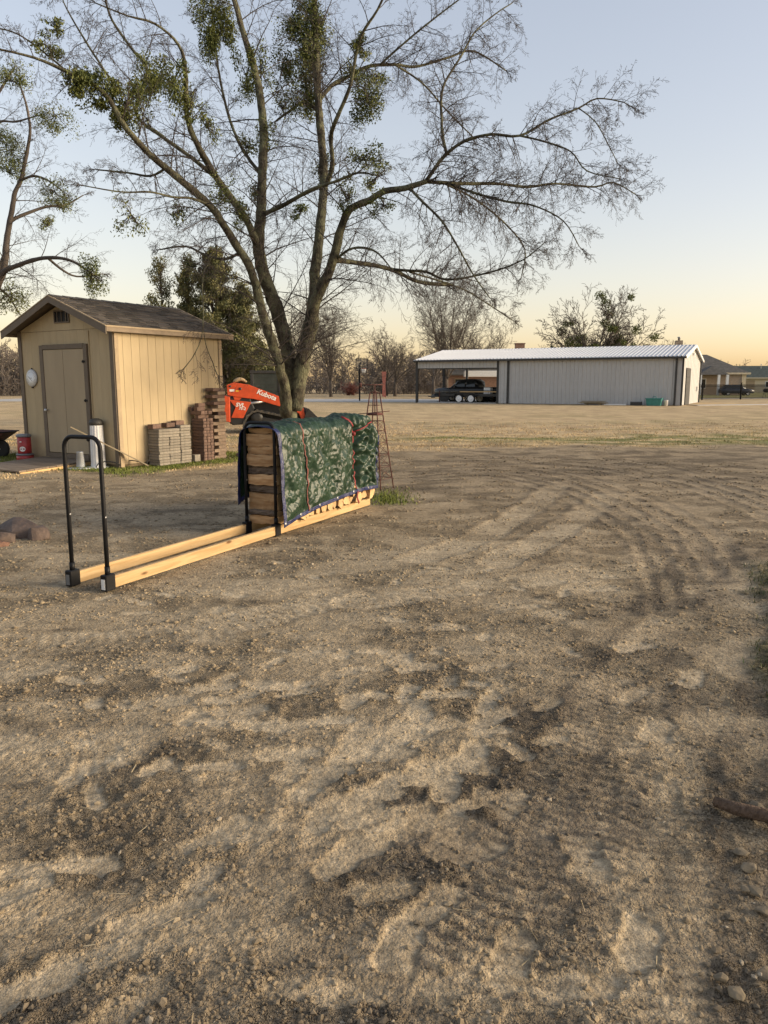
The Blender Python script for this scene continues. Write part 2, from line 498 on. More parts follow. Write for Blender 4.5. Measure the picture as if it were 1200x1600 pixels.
def smooth_tracks(pts, n=6):
    out = []
    P = [pts[0]] + list(pts) + [pts[-1]]
    for i in range(1, len(P) - 2):
        for k in range(n):
            t = k / n
            a, b, c, d = P[i-1], P[i], P[i+1], P[i+2]
            out.append(.5 * ((2*b) + (c-a)*t + (2*a-5*b+4*c-d)*t*t + (3*b-a-3*c+d)*t**3))
    out.append(P[-2]); return out

def grass_mask(x, y):
    edge = np.interp(x, [-30,-9,-6,-4,-2.6,-1.2,0,1.5,4,9,14,30], [12.2,12.6,13.0,13.7,15.2,17.5,18.6,18.9,19.3,19.6,19.2,18.5])
    n = fbm(x * .5 + 3, y * .7, 4) * 1.1 + perlin(x * 3, y * 4) * .35
    return sstep(-.5, .6, y - edge + n)
def border_mask(x, y):
    return sstep(-.1, .16, x - (.43 * y + .38) + fbm(x * 2.2, y * 2.2, 3) * .14) * sstep(7.4, 5.6, y)

def ground_eval(x, y, cell):
    """height, colour and looseness of the soil at world points"""
    def band(f):      # fade relief the mesh cannot carry
        return sstep(.55, .22, cell * f)
    gm = grass_mask(x, y); bm_ = border_mask(x, y)
    dist = np.hypot(x, y)
    sm = sstep(.08, .42, fbm(x * .9 + 4, y * 1.1 - 7, 4) + .1)            # trodden smooth places
    sm *= .35
    moist = blob_field(x, y, MOIST)
    h = fbm(x * .35, y * .35, 3) * .02 * sstep(60, 10, dist)
    streak = fbm(x * .55 + y * .12 + 9, y * 3.1 - x * .6, 4)
    h += streak * .006 * band(6)
    foot = np.zeros_like(x); rim = np.zeros_like(x); fd = np.zeros_like(x); sole = np.zeros_like(x)
    for fx, fy, a, l, w, dp in FT:
        m = np.nonzero((np.abs(x - fx) < .45) & (np.abs(y - fy) < .45))[0]
        if len(m) == 0: continue
        dx = x[m] - fx; dy = y[m] - fy; ca, sa = math.cos(a), math.sin(a)
        lx = (dx * ca + dy * sa) / l; ly = (-dx * sa + dy * ca) / w
        ly = ly / (1 - .18 * np.cos(lx * 4.0))
        st_ = .55 + .45 * abs(math.sin(fx * 37.1 + fy * 17.7))
        e = np.sqrt(lx * lx + ly * ly) + perlin(x[m] * 13, y[m] * 13) * .20 + perlin(x[m] * 37, y[m] * 37) * .12
        inn = sstep(1.05, .84, e) * st_
        foot[m] = np.maximum(foot[m], inn)
        fd[m] = np.maximum(fd[m], inn * dp)
        sole[m] += .4 * inn * np.sin(lx * l * 260 + np.abs(ly) * 2.2) * sstep(-.1, .3, perlin(x[m] * 8 + 4, y[m] * 8))
        rim[m] = np.maximum(rim[m], np.exp(-((e - 1.12) / .10) ** 2) * (.2 + 1.1 * perlin(x[m] * 22, y[m] * 22)))
    trd = np.zeros_like(x); trm = np.zeros_like(x); tcol = np.zeros_like(x)
    for pts, hw, sp, dp in TRK:
        xs = [p.x for p in pts]; ys = [p.y for p in pts]
        m = np.nonzero((x > min(xs) - 1) & (x < max(xs) + 1) & (y > min(ys) - 1) & (y < max(ys) + 1))[0]
        if len(m) == 0: continue
        b, lat, arc = poly_coords(x[m], y[m], smooth_tracks(pts))
        wob = b + perlin(x[m] * 2.5, y[m] * 2.5) * .05
        inn = sstep(hw * 1.15, hw * .85, wob) * (.7 + .4 * sstep(-.25, .2, fbm(x[m] * 1.1, y[m] * 1.1, 2)))
        if sp > 0:
            ph = (arc + np.abs(lat) * .25) / sp
            bars = sstep(-.3, .6, np.sin(ph * 2 * np.pi + perlin(x[m]*7, y[m]*7)*1.1) + perlin(x[m]*19, y[m]*19)*.7) * band(1.4 / sp)[m]
        else:
            bars = .5 + .5 * np.cos(lat / hw * 3.1) * band(1.2 / hw)[m]
        rimm = np.exp(-((wob - hw * 1.15) / .05) ** 2)
        trd[m] += -inn * dp * (.35 + .65 * bars) + rimm * dp * .55
        trm[m] = np.maximum(trm[m], inn)
        tcol[m] += inn * (.30 - .75 * bars) * np.clip(dp / .006, 0, 1) - rimm * .2
    smooth = np.clip(np.maximum(np.maximum(sm, foot), trm * .5), 0, 1)
    rough = (1 - smooth) * (1 - gm * .75)
    lc = sstep(-.25, .35, fbm(x * 1.7 - 3, y * 1.7 + 8, 3) + moist * .35)       # clods gather in places
    cl = np.maximum(0, perlin(x * 21 + 5, y * 24) + .1) * .020 * band(24) + np.maximum(0, perlin(x * 47, y * 52) + .05) * .014 * band(50)
    cl += np.maximum(0, perlin(x * 9, y * 12) - .05) * .022 * band(10)
    h += cl * rough * (.35 + .7 * lc) * .85
    rp_m = sstep(-.05, .3, fbm(x * .8 + 30, y * .8, 2) + .25 * sstep(.2, 1.2, x))
    rip = np.maximum(0, perlin(x * 9 + y * 3, y * 27 - x * 5 + 1.5 * perlin(x * 4, y * 4))) * .013 * band(24)
    h += rip * rough * rp_m
    h += rim * .009 * (1 - foot) * band(10) - fd * (1 - .0) + foot * perlin(x * 9, y * 9) * .003 + sole * .0016 * band(40)
    h += trd
    h += fbm(x * 6, y * 6, 3) * .006 * band(14)
    h += gm * (fbm(x * 3, y * 3, 3) * .015 * band(8) + np.maximum(0, perlin(x * 11, y * 11)) * .02 * band(11))
    h += bm_ * (np.maximum(0, perlin(x * 12, y * 12)) * .05 * band(12) + .03)
    bd, _, _ = poly_coords(x, y, smooth_tracks(DARKBAND))                        # churned, damper strip of the drive
    moist = moist + 1.4 * sstep(.55, .12, bd + fbm(x * 1.6, y * 1.6, 3) * .2) * sstep(1.5, 2.0, y) + .9 * sstep(9.5, 12.5, y + fbm(x * .7, y * .7, 2)) * (1 - gm) * sstep(-4, -1, x)
    # colour of the soil: pale dry dust, brown clods, damp dark earth, painted foreground shade
    light = np.array([.445, .36, .243]); mid = np.array([.310, .243, .158]); darkc = np.array([.155, .124, .088])
    t = .16 + .28 * smooth + .38 * foot - .20 * lc * (1 - smooth) - .21 * moist + streak * .28 + tcol * 1.05 + fbm(x * 4, y * 5, 3) * .16 * band(8) - .34 * sstep(4.6, 2.2, dist)  # last term paints foreground shade into the near soil
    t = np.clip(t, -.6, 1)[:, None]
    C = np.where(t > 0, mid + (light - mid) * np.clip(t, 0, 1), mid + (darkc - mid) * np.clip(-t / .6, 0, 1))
    # grass: dormant tan with green strips
    gn = fbm(x * .12, y * .3 + 2, 3); gn2 = fbm(x * .8, y * 1.4, 3)
    dry = np.array([.50, .375, .215]); dry2 = np.array([.36, .265, .15]); green = np.array([.16, .165, .055]); earth = np.array([.23, .165, .10])
    G = dry + (dry2 - dry) * np.clip(.45 + gn2 * .8, 0, 1)[:, None]
    g1 = np.exp(-((y - 23.0 - gn * 3 + .05 * x) / 1.9) ** 2) * sstep(-1, 2.5, x) * sstep(22, 10, x) * 1.25
    g2 = np.exp(-((y - 20.6 - gn * 2 + .05 * x) / .8) ** 2) * sstep(4, 7, x) * 1.2
    g3 = sstep(.05, .5, gn) * .35 * sstep(70, 30, dist)
    g4 = sstep(80, 100, y) * sstep(25, 35, x) * .8
    gg = np.clip((g1 + g2 + g3) * (.6 + .9 * gn2) + g4, 0, .9)[:, None]
    G = G + (green - G) * gg
    ee = np.clip(np.exp(-((y - 28.5 - gn * 3) / 1.2) ** 2) * .5 + np.exp(-((y - 20 + .02 * x) / 1.0) ** 2) * .5, 0, .8)[:, None]
    G = G + (earth - G) * ee * np.clip(.6 + gn2, 0, 1)[:, None]
    # green strip along the foot of the shed and around the wheelbarrow, tuft at the far end of the wood pile
    sx = (x + 4.954) * .530 + (y - 14.421) * .848; sy = (x + 4.954) * -.848 + (y - 14.421) * .530
    shed_g = sstep(.75, .3, np.maximum(np.abs(sx - 1.6) - 1.75, np.abs(sy - 1.7) - 2.1) + perlin(x * 2.3, y * 2.3) * .25)
    shed_g = np.maximum(shed_g, np.exp(-((x + 8.0) / .9) ** 2 - ((y - 15.6) / 1.2) ** 2))
    tuft = np.exp(-((x - .08) / .24) ** 2 - ((y - 10.5) / .6) ** 2)
    gs = np.clip((shed_g * .9 + tuft) * (.75 + .6 * gn2), 0, 1)[:, None]
    C = C + (G - C) * gm[:, None]
    C = C + (np.array([.125, .135, .04]) - C) * gs * .85
    bc = np.array([.15, .115, .075]) + (np.array([.07, .075, .03]) - np.array([.15, .115, .075])) * sstep(-.1, .3, fbm(x * 1.5, y * 1.5 + 5, 3) + .35 * sstep(3.2, 4.2, y))[:, None]
    C = C + (bc - C) * bm_[:, None] * .85
    C = np.clip(C, .02, .6)
    return h, C, rough * (1 - gm) * (.4 + .6 * lc), gm, gs[:, 0], bm_, moist

def build_ground():
    dense = np.arange(R(-41), R(41), .0033)
    coarse = np.concatenate([np.arange(R(41), R(319), R(3.0))])
    ang = np.concatenate([dense, coarse])
    r = [.02]
    while r[-1] < 4000:
        q = r[-1]
        st = .35 if q < .5 else .05 if q < 1.0 else (.0047 if q < 12 else (.0082 if q < 30 else (.02 if q < 130 else .12)))
        r.append(q * (1 + st))
    r = np.array(r)
    A, RR = np.meshgrid(ang, r)
    x = (np.sin(A) * RR).ravel(); y = (np.cos(A) * RR).ravel()
    cell = np.maximum(RR * .0040, .004).ravel()
    dens = (np.abs(((A + np.pi) % (2 * np.pi)) - np.pi) < R(41)).ravel()
    cell = np.where(dens, cell, RR.ravel() * .05)
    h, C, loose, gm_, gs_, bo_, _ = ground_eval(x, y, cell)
    n = len(ang); m = len(r)
    i, j = np.meshgrid(np.arange(m - 1), np.arange(n), indexing='ij')
    j2 = (j + 1) % n
    F = np.stack([i * n + j, i * n + j2, (i + 1) * n + j2, (i + 1) * n + j], -1).reshape(-1, 4)[:, ::-1]
    V = np.stack([x, y, h], 1)
    mt = attr_mat('soil', fine=((190, .35), (60, .3), (17, .32), (4, .14)), bump=.75, bscales=(55, 190), bdist=.012, crumb=1.0)
    ob = npmesh('ground', V, F, mt, smooth=True)
    me = ob.data
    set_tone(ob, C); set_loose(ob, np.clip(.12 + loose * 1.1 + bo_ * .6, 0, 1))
    ob['kind'] = 'structure'
    return ob
build_ground()

def gz(x, y):
    h = ground_eval(np.array([x], float), np.array([y], float), np.array([.2]))[0]
    return float(h[0])

# pebbles and crumbs of soil lying on the dirt: nobody could count them
def scatter_crumbs():
    ico = bmesh.new(); bmesh.ops.create_icosphere(ico, subdivisions=1, radius=1)
    ico.verts.ensure_lookup_table()
    IV = np.array([v.co[:] for v in ico.verts]); IF = np.array([[v.index for v in f.verts] for f in ico.faces]); ico.free()
    n = 46000
    a = RNG.uniform(R(-31), R(31), n); q = RNG.uniform(0, 1, n)
    rr_ = 1.45 * (9.0 / 1.45) ** (q ** 1.25)
    x = np.sin(a) * rr_; y = np.cos(a) * rr_
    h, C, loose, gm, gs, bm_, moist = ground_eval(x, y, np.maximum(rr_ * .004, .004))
    clump = sstep(-.2, .4, fbm(x * 2.6 + 50, y * 2.6, 3))
    keep = RNG.uniform(0, 1, n) < np.clip(loose * (.25 + .9 * clump) + bm_ * .6, .05, 1)
    x, y, h, C, rr_, bm_ = x[keep], y[keep], h[keep], C[keep], rr_[keep], bm_[keep]
    n = len(x)
    size = (RNG.gamma(1.5, .0017, n) + .0022) * (.85 + .13 * rr_)
    size = np.minimum(size, .013 + .012 * bm_)
    sc_ = RNG.uniform(.65, 1.25, (n, 3)); sc_[:, 2] *= .75
    J = RNG.uniform(.6, 1.3, (n, len(IV), 1))
    th = RNG.uniform(0, 6.28, n); ct, st = np.cos(th), np.sin(th)
    P = IV[None] * J * sc_[:, None, :] * size[:, None, None]
    X = P[..., 0] * ct[:, None] - P[..., 1] * st[:, None]; Y = P[..., 0] * st[:, None] + P[..., 1] * ct[:, None]
    P = np.stack([X + x[:, None], Y + y[:, None], P[..., 2] + (h + size * .12)[:, None]], -1)
    F = (IF[None] + (np.arange(n) * len(IV))[:, None, None]).reshape(-1, 3)
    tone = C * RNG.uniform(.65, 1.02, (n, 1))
    pale = RNG.uniform(0, 1, n) < .04
    tone[pale] = np.array([.34, .285, .21]) * RNG.uniform(.75, 1.1, (pale.sum(), 1))
    ob = npmesh('gravel', P.reshape(-1, 3), F, attr_mat('crumb', fine=((120, .25),), bump=.3, bscales=(120, 300), bdist=.004), smooth=False)
    set_tone(ob, np.repeat(tone, len(IV), 0))
    tag(ob, 'brown soil crumbs and small pebbles strewn over the dirt', 'gravel', kind='stuff')
scatter_crumbs()

def scatter_clods():
    OV = np.array([[1,0,0],[-1,0,0],[0,1,0],[0,-1,0],[0,0,1],[0,0,-1]], float)
    OF = np.array([[0,2,4],[2,1,4],[1,3,4],[3,0,4],[2,0,5],[1,2,5],[3,1,5],[0,3,5]])
    n = 36000
    a = RNG.uniform(R(-33), R(33), n); r_ = 3.6 * (17 / 3.6) ** RNG.uniform(0, 1, n)
    x = np.sin(a) * r_; y = np.cos(a) * r_
    h, C, loose, gm, gs, bm_, moist = ground_eval(x, y, np.maximum(r_ * .0045, .004))
    k = RNG.uniform(0, 1, n) < np.clip((.25 + loose * .9) * sstep(-.3, .35, fbm(x * 1.4 + 8, y * 2.2, 3)), 0, 1) * (1 - gm)
    sx = (x - RK_X) * RK_C + (y - RK_Y) * RK_S; sy = -(x - RK_X) * RK_S + (y - RK_Y) * RK_C
    k &= ~((sx > -.1) & (sx < 4.8) & (sy > -.1) & (sy < .5))
    x, y, h, C, r_ = x[k], y[k], h[k], C[k], r_[k]; n = len(x)
    s = (RNG.gamma(2.0, .0022, n) + .003) * (.55 + .11 * r_); s = np.minimum(s, .028)
    P = OV[None] * RNG.uniform(.6, 1.3, (n, 6, 1)) * s[:, None, None] * np.array([1.25, 1.0, .62])
    th = RNG.uniform(0, 6.28, n); ct, st = np.cos(th)[:, None], np.sin(th)[:, None]
    P = np.stack([P[..., 0] * ct - P[..., 1] * st + x[:, None], P[..., 0] * st + P[..., 1] * ct + y[:, None], P[..., 2] + (h + s * .15)[:, None]], -1)
    ob = npmesh('soil_clods', P.reshape(-1, 3), (OF[None] + (np.arange(n) * 6)[:, None, None]).reshape(-1, 3), attr_mat('clod', fine=((90, .25),), bump=.3, bscales=(120, 300), bdist=.004), smooth=True)
    set_tone(ob, np.repeat(C * RNG.uniform(.55, .98, (n, 1)), 6, 0))
    tag(ob, 'loose clods of brown earth scattered over the middle of the yard', 'soil', kind='stuff')
RK_X, RK_Y, RK_C, RK_S = -2.11, 5.66, .416, .909
scatter_clods()

# grass blades: dormant tan, green along the shed, by the wood pile and on the right verge
def blades(name, x, y, h, hgt, wid, tone, label, lean=.5):
    n = len(x)
    a = RNG.uniform(0, 6.28, n); b = a + np.pi / 2
    H_ = hgt * RNG.uniform(.5, 1.25, n); W = wid * RNG.uniform(.7, 1.3, n)
    lx = np.cos(a) * H_ * lean * RNG.uniform(.2, 1.3, n); ly = np.sin(a) * H_ * lean * RNG.uniform(.2, 1.3, n)
    wx, wy = np.cos(b) * W, np.sin(b) * W
    P = np.stack([np.stack([x - wx, y - wy, h - .005], 1), np.stack([x + wx, y + wy, h - .005], 1),
                  np.stack([x + lx * .4 + wx * .7, y + ly * .4 + wy * .7, h + H_ * .6], 1), np.stack([x + lx * .4 - wx * .7, y + ly * .4 - wy * .7, h + H_ * .6], 1),
                  np.stack([x + lx, y + ly, h + H_], 1)], 1)
    o = (np.arange(n) * 5)[:, None]
    F1 = np.concatenate([o + np.array([[0, 1, 2]]), o + np.array([[0, 2, 3]]), o + np.array([[3, 2, 4]])], 0)
    ob = npmesh(name, P.reshape(-1, 3), F1, GRASS_MAT)
    set_tone(ob, np.repeat(tone, 5, 0))
    tag(ob, label, 'grass', kind='stuff')
    return ob
GRASS_MAT = attr_mat('grass blade', fine=((30, .2),), bump=.0, bscales=(50,), rough=.8)
def grass_all():
    n = 150000
    x = RNG.uniform(-12, 16, n); y = 12.3 + 26 * RNG.uniform(0, 1, n) ** 1.6
    h, C, loose, gm, gs, bm_, moist = ground_eval(x, y, np.maximum(np.hypot(x, y) * .0055, .03))
    k = (RNG.uniform(0, 1, n) < gm * (1 - gs) * sstep(-.5, .3, fbm(x * 1.3, y * 1.3, 3)) * sstep(36, 19, y)) 
    sx = (x + 4.954) * .530 + (y - 14.421) * .848; sy = (x + 4.954) * -.848 + (y - 14.421) * .530
    k &= ~((sx > -.1) & (sx < 2.9) & (sy > -.1) & (sy < 3.0))
    x, y, h, C = x[k], y[k], h[k], C[k]
    tone = C * RNG.uniform(.9, 1.5, (len(x), 1))
    blades('dormant_grass', x, y, h, .026 + .0004 * y, .004 + .00025 * y, tone, 'short dormant tan grass of the field beyond the dirt', 1.2)
    n = 60000
    x = np.concatenate([RNG.uniform(-9.5, -2, n), RNG.uniform(-.5, 1.1, n // 8)]); y = np.concatenate([RNG.uniform(12.6, 18, n), RNG.uniform(9.9, 12, n // 8)])
    h, C, loose, gm, gs, bm_, moist = ground_eval(x, y, np.full(len(x), .07))
    k = RNG.uniform(0, 1, len(x)) < gs
    sx = (x + 4.954) * .530 + (y - 14.421) * .848; sy = (x + 4.954) * -.848 + (y - 14.421) * .530
    k &= ~((sx > -.02) & (sx < 2.9) & (sy > -.02) & (sy < 3.0))
    x, y, h, C = x[k], y[k], h[k], C[k]
    tone = np.array([.12, .15, .035]) * RNG.uniform(.6, 1.5, (len(x), 1)) * np.array([1, 1, 1]) + RNG.uniform(0, .05, (len(x), 1)) * np.array([1, .7, .2])
    blades('green_grass', x, y, h, .042, .006, tone, 'green winter grass along the shed and by the wood pile', .8)
    n = 26000
    y = RNG.uniform(2.2, 9.5, n); x = .42 * y + .3 + RNG.uniform(-.1, 1.6, n)
    h, C, loose, gm, gs, bm_, moist = ground_eval(x, y, np.maximum(np.hypot(x, y) * .0045, .01))
    pt = sstep(.0, .35, fbm(x * 1.5, y * 1.5 + 5, 3) + .4 * sstep(3.2, 4.2, y) - .1)
    k = RNG.uniform(0, 1, n) < bm_ * pt * .7
    x, y, h, C = x[k], y[k], h[k], C[k]
    tone = np.array([.045, .062, .022]) * RNG.uniform(.5, 1.6, (len(x), 1)) + (RNG.uniform(0, 1, (len(x), 1)) < .15) * np.array([.12, .08, .03])
    blades('verge_grass', x, y, h, .030, .0028, tone, 'low green weeds on the stony verge at the right edge', .9)
grass_all()

def straw():
    n = 260
    a = RNG.uniform(R(-30), R(30), n); r_ = 1.6 * (8 / 1.6) ** RNG.uniform(0, 1, n)
    x = np.sin(a) * r_; y = np.cos(a) * r_
    h = ground_eval(x, y, np.maximum(r_ * .0043, .004))[0] + .006
    L_ = RNG.uniform(.012, .05, n); th = RNG.uniform(0, 6.28, n); w = RNG.uniform(.0006, .0016, n)
    dx, dy = np.cos(th) * L_, np.sin(th) * L_; wx, wy = -np.sin(th) * w, np.cos(th) * w
    up = RNG.uniform(-.1, .25, n) * L_
    P = np.stack([np.stack([x - dx - wx, y - dy - wy, h], 1), np.stack([x - dx + wx, y - dy + wy, h + .001], 1), np.stack([x + dx + wx, y + dy + wy, h + up + .001], 1), np.stack([x + dx - wx, y + dy - wy, h + up], 1)], 1)
    ob = npmesh('straw', P.reshape(-1, 3), np.arange(4 * n).reshape(-1, 4), GRASS_MAT)
    set_tone(ob, np.repeat(np.array([.36, .29, .18]) * RNG.uniform(.4, 1.2, (n, 1)), 4, 0))
    tag(ob, 'bits of dry straw and stem lying on the dirt', 'straw', kind='stuff')
straw()

# concrete strips far off
M['concrete'] = mat('concrete', (.40,.385,.36), .85, var=.12, scale=2, bump=.1)
def strip(name, pts, w, z=.045):
    mb = MB()
    L_ = [Vector((p[0], p[1], z)) for p in pts]
    for i, p in enumerate(L_):
        t = (L_[min(i+1, len(L_)-1)] - L_[max(i-1, 0)]).normalized(); n = Vector((-t.y, t.x, 0))
        for q in (p + n * w / 2, p - n * w / 2):
            mb.v.append((q.x, q.y, z)); 
        for q in (p - n * w / 2, p + n * w / 2):
            mb.v.append((q.x, q.y, z - .14))
    for i in range(len(L_) - 1):
        a, b = i * 4, i * 4 + 4
        for k in range(4):
            mb.f.append((a + k, a + (k + 1) % 4, b + (k + 1) % 4, b + k)); mb.sm.append(False)
    o = mb.build(name, M['concrete']); o['kind'] = 'structure'
    return o
strip('driveway', [(-40, 79), (-12, 77.5), (2, 76), (12, 74)], 13)
strip('path', [(30, 84.5), (44, 89.5), (75, 101)], 2.0)
strip('pavement', [(23.2, 58.5), (31, 61)], 1.2)
# ------------------------------------------------------------------ shed
SH_P = Vector((-4.954, 14.421, 0)); SH_A = 1.012
SL, SW, SHH, SRIDGE = 2.777, 2.889, 2.60, 3.17
def shw(s, n, z=0):          # shed local (along side wall, along front) -> world
    ca, sa = math.cos(SH_A), math.sin(SH_A)
    return Vector((SH_P.x + ca * s - sa * n, SH_P.y + sa * s + ca * n, z))

M['siding'] = mat('tan siding paint', (.405,.318,.19), .75, var=.07, scale=5, bump=.25, bscale=60, stretch=(1,1,.25), bdist=.004, rand=.025)
def mud_splash(m, top=.42):
    nt = m.node_tree; N = nt.nodes; L = nt.links; b = N['Principled BSDF']
    src = b.inputs['Base Color'].links[0].from_socket
    tc = N.new('ShaderNodeTexCoord'); sp = N.new('ShaderNodeSeparateXYZ'); L.new(tc.outputs['Object'], sp.inputs[0])
    nz = N.new('ShaderNodeTexNoise'); nz.inputs['Scale'].default_value = 7; nz.inputs['Detail'].default_value = 8; nz.inputs['Roughness'].default_value = .75
    L.new(tc.outputs['Object'], nz.inputs['Vector'])
    mr = N.new('ShaderNodeMapRange'); mr.inputs['From Min'].default_value = top; mr.inputs['From Max'].default_value = .0
    L.new(sp.outputs['Z'], mr.inputs['Value'])
    ml = N.new('ShaderNodeMath'); ml.operation = 'MULTIPLY'; L.new(mr.outputs[0], ml.inputs[0]); L.new(nz.outputs['Fac'], ml.inputs[1])
    rp = N.new('ShaderNodeMapRange'); rp.inputs['From Min'].default_value = .12; rp.inputs['From Max'].default_value = .5; rp.inputs['To Max'].default_value = .75
    L.new(ml.outputs[0], rp.inputs['Value'])
    mx = N.new('ShaderNodeMix'); mx.data_type = 'RGBA'; mx.inputs['B'].default_value = (.24, .175, .11, 1)
    L.new(rp.outputs[0], mx.inputs['Factor']); L.new(src, mx.inputs['A']); L.new(mx.outputs['Result'], b.inputs['Base Color'])
mud_splash(M['siding'])
M['trim'] = mat('brown trim paint', (.125,.095,.066), .7, var=.1, scale=8, bump=.1, rand=.04)
M['trim_light'] = mat('tan trim paint', (.33,.25,.155), .7, var=.1, scale=8, bump=.1)
M['door'] = mat('door paint', (.33,.262,.168), .7, var=.06, scale=4, bump=.2, bscale=50, stretch=(1,1,.25), bdist=.003)
M['shingle'] = mat('asphalt shingle', (.075,.066,.058), .97, var=.4, scale=30, bump=.6, bscale=90, rand=.25)
M['groove'] = mat('dark groove', (.16,.12,.07), .9)
M['fascia'] = mat('brown fascia', (.20,.15,.10), .7, var=.12)

def build_shed():
    t = thing('shed', 'tan wooden garden shed with brown trim, closed door and shingled roof', 'shed', SH_P, SH_A)
    core = MB()
    core.prism([(.03,.0),(SW-.03,.0),(SW-.03,SHH-.02),(SW/2,SRIDGE-.10),(.03,SHH-.02)], .03, SL-.03, 'YZ')
    core.build('wall_core', M['groove'], t)
    # siding boards: vertical tongue-and-groove strips on all four sides
    def boards(name, total, step, place, top, gap=.003):
        w = MB().box((0,0,0),(.01,.01,.01))
        wall = None; x = 0; i = 0
        while x < total - .01:
            ww = min(step, total - x); zt = top(x, x + ww)
            mb = MB()
            x0, x1 = x + gap, x + ww - gap
            zl, zr = zt
            z0 = .06
            P = place(x0, x1, z0, zl, zr)
            mb.add(P, [(0,1,2,3),(4,7,6,5),(0,4,5,1),(1,5,6,2),(2,6,7,3),(3,7,4,0)])
            ob = mb.build('siding_board', M['siding'], t)
            x += ww; i += 1
    th = .024
    boards('r', SL, .1975, lambda a,b,z0,zl,zr: [(a,-.0,z0),(b,-.0,z0),(b,-.0,zr),(a,-.0,zl),(a,th,z0),(b,th,z0),(b,th,zr),(a,th,zl)], lambda a,b:(SHH,SHH))
    boards('l', SL, .1975, lambda a,b,z0,zl,zr: [(a,SW-th,z0),(b,SW-th,z0),(b,SW-th,zr),(a,SW-th,zl),(a,SW,z0),(b,SW,z0),(b,SW,zr),(a,SW,zl)], lambda a,b:(SHH,SHH))
    ftop = lambda a,b:(2.575,2.575)
    boards('f', SW, .2064, lambda a,b,z0,zl,zr: [(0,a,z0),(0,b,z0),(0,b,zr),(0,a,zl),(th,a,z0),(th,b,z0),(th,b,zr),(th,a,zl)], ftop, .0012)
    boards('b', SW, .2064, lambda a,b,z0,zl,zr: [(SL-th,a,z0),(SL-th,b,z0),(SL-th,b,zr),(SL-th,a,zl),(SL,a,z0),(SL,b,z0),(SL,b,zr),(SL,a,zl)], ftop)
    # gable panels above the seam
    gp = lambda y: SHH - .02 + (SRIDGE - .10 - SHH + .04) * (1 - abs(y - SW/2) / (SW/2))
    for xg in (0, SL - th):
        k = 7
        for i in range(k):
            a, b = SW * i / k + .001, SW * (i + 1) / k - .001
            mb = MB()
            pts = [(a, 2.582), (b, 2.582), (b, max(2.585, gp(b)))] + ([(SW/2, gp(SW/2))] if a < SW/2 < b else []) + [(a, max(2.585, gp(a)))]
            mb.prism(pts, xg, xg + th, 'YZ')
            mb.build('gable_board', M['siding'], t)
    # corner trims (brown on the front, lighter on the side)
    MB().box((-.012, .05, 1.30), (.022, .10, 2.58)).build('corner_trim', M['trim'], t)
    MB().box((-.012, SW - .05, 1.30), (.022, .10, 2.58)).build('corner_trim', M['trim'], t)
    MB().box((.042, -.012, 1.30), (.085, .022, 2.58)).build('corner_trim', M['trim_light'], t)
    MB().box((SL - .042, -.012, 1.30), (.085, .022, 2.58)).build('corner_trim', M['trim_light'], t)
    MB().box((SL + .012, .05, 1.30), (.022, .10, 2.58)).build('corner_trim', M['trim'], t)
    # door and its frame
    dy0, dy1, dz0, dz1 = .84, 2.07, .22, 2.22
    d = MB()
    d.box((-.02, (dy0+dy1)/2, (dz0+dz1)/2), (.03, dy1-dy0, dz1-dz0), bev=.004)
    door = d.build('door', M['door'], t)
    for yy in (1.46,):
        MB().box((-.0362, yy, (dz0+dz1)/2), (.003, .004, dz1-dz0-.02)).build('door_groove', M['groove'], door)
    fw = .105
    MB().box((-.024, dy0 - fw/2 - .004, 1.22), (.04, fw, 2.18)).build('door_casing', M['trim'], t)
    MB().box((-.024, dy1 + fw/2 + .004, 1.22), (.04, fw, 2.18)).build('door_casing', M['trim'], t)
    MB().box((-.026, (dy0+dy1)/2, 2.275), (.044, dy1-dy0, .09)).build('door_casing', M['trim'], t)
    MB().box((-.028, (dy0+dy1)/2, .165), (.05, dy1-dy0, .09)).build('threshold', M['trim'], t)
    kb = MB(); kb.lathe([(.008,0),(.012,.03),(.03,.04),(.034,.055),(.026,.07),(.0,.072)], 14, (0,0,0), 'X')
    o = kb.build('door_handle', M['steel'], door); o.location = (-.036, 2.03, 1.05); o.rotation_euler = (0, 0, math.pi)
    for hz in (.5, 1.25, 1.98):
        MB().box((-.046, dy0 - .01, hz), (.008, .10, .035)).tube([(-.052, dy0 - .004, hz - .03), (-.052, dy0 - .004, hz + .03)], .008, 6).build('hinge', M['black_metal'], door)
    # narrow vertical batten right of the door
    MB().box((-.010, .69, 1.3), (.018, .012, 2.5)).build('batten', M['siding'], t)
    # gable vent with slats
    v = MB()
    vy, vz, vw, vh = 1.45, 2.84, .46, .22
    for (cy, cz, sy, sz) in ((vy, vz+vh/2, vw, .025),(vy, vz-vh/2, vw, .025),(vy-vw/2+.012, vz, .025, vh-.03),(vy+vw/2-.012, vz, .025, vh-.03)):
        v.box((-.008, cy, cz), (.03, sy, sz))
    vent = v.build('vent', M['trim'], t)
    MB().box((-.002, vy, vz), (.004, vw - .05, vh - .03)).build('vent_screen', M['black_metal'], vent)
    for i in range(3):
        MB().box((-.010, vy - .13 + .13 * i, vz), (.014, .018, vh - .03)).build('slat', M['trim'], vent)
    # roof: two decks, shingle courses, fascia boards and drip edge
    oe, of_, ob_ = .13, .26, .22
    slope = (SRIDGE - SHH) / (SW / 2)
    ze = SHH - slope * oe
    deck = MB()
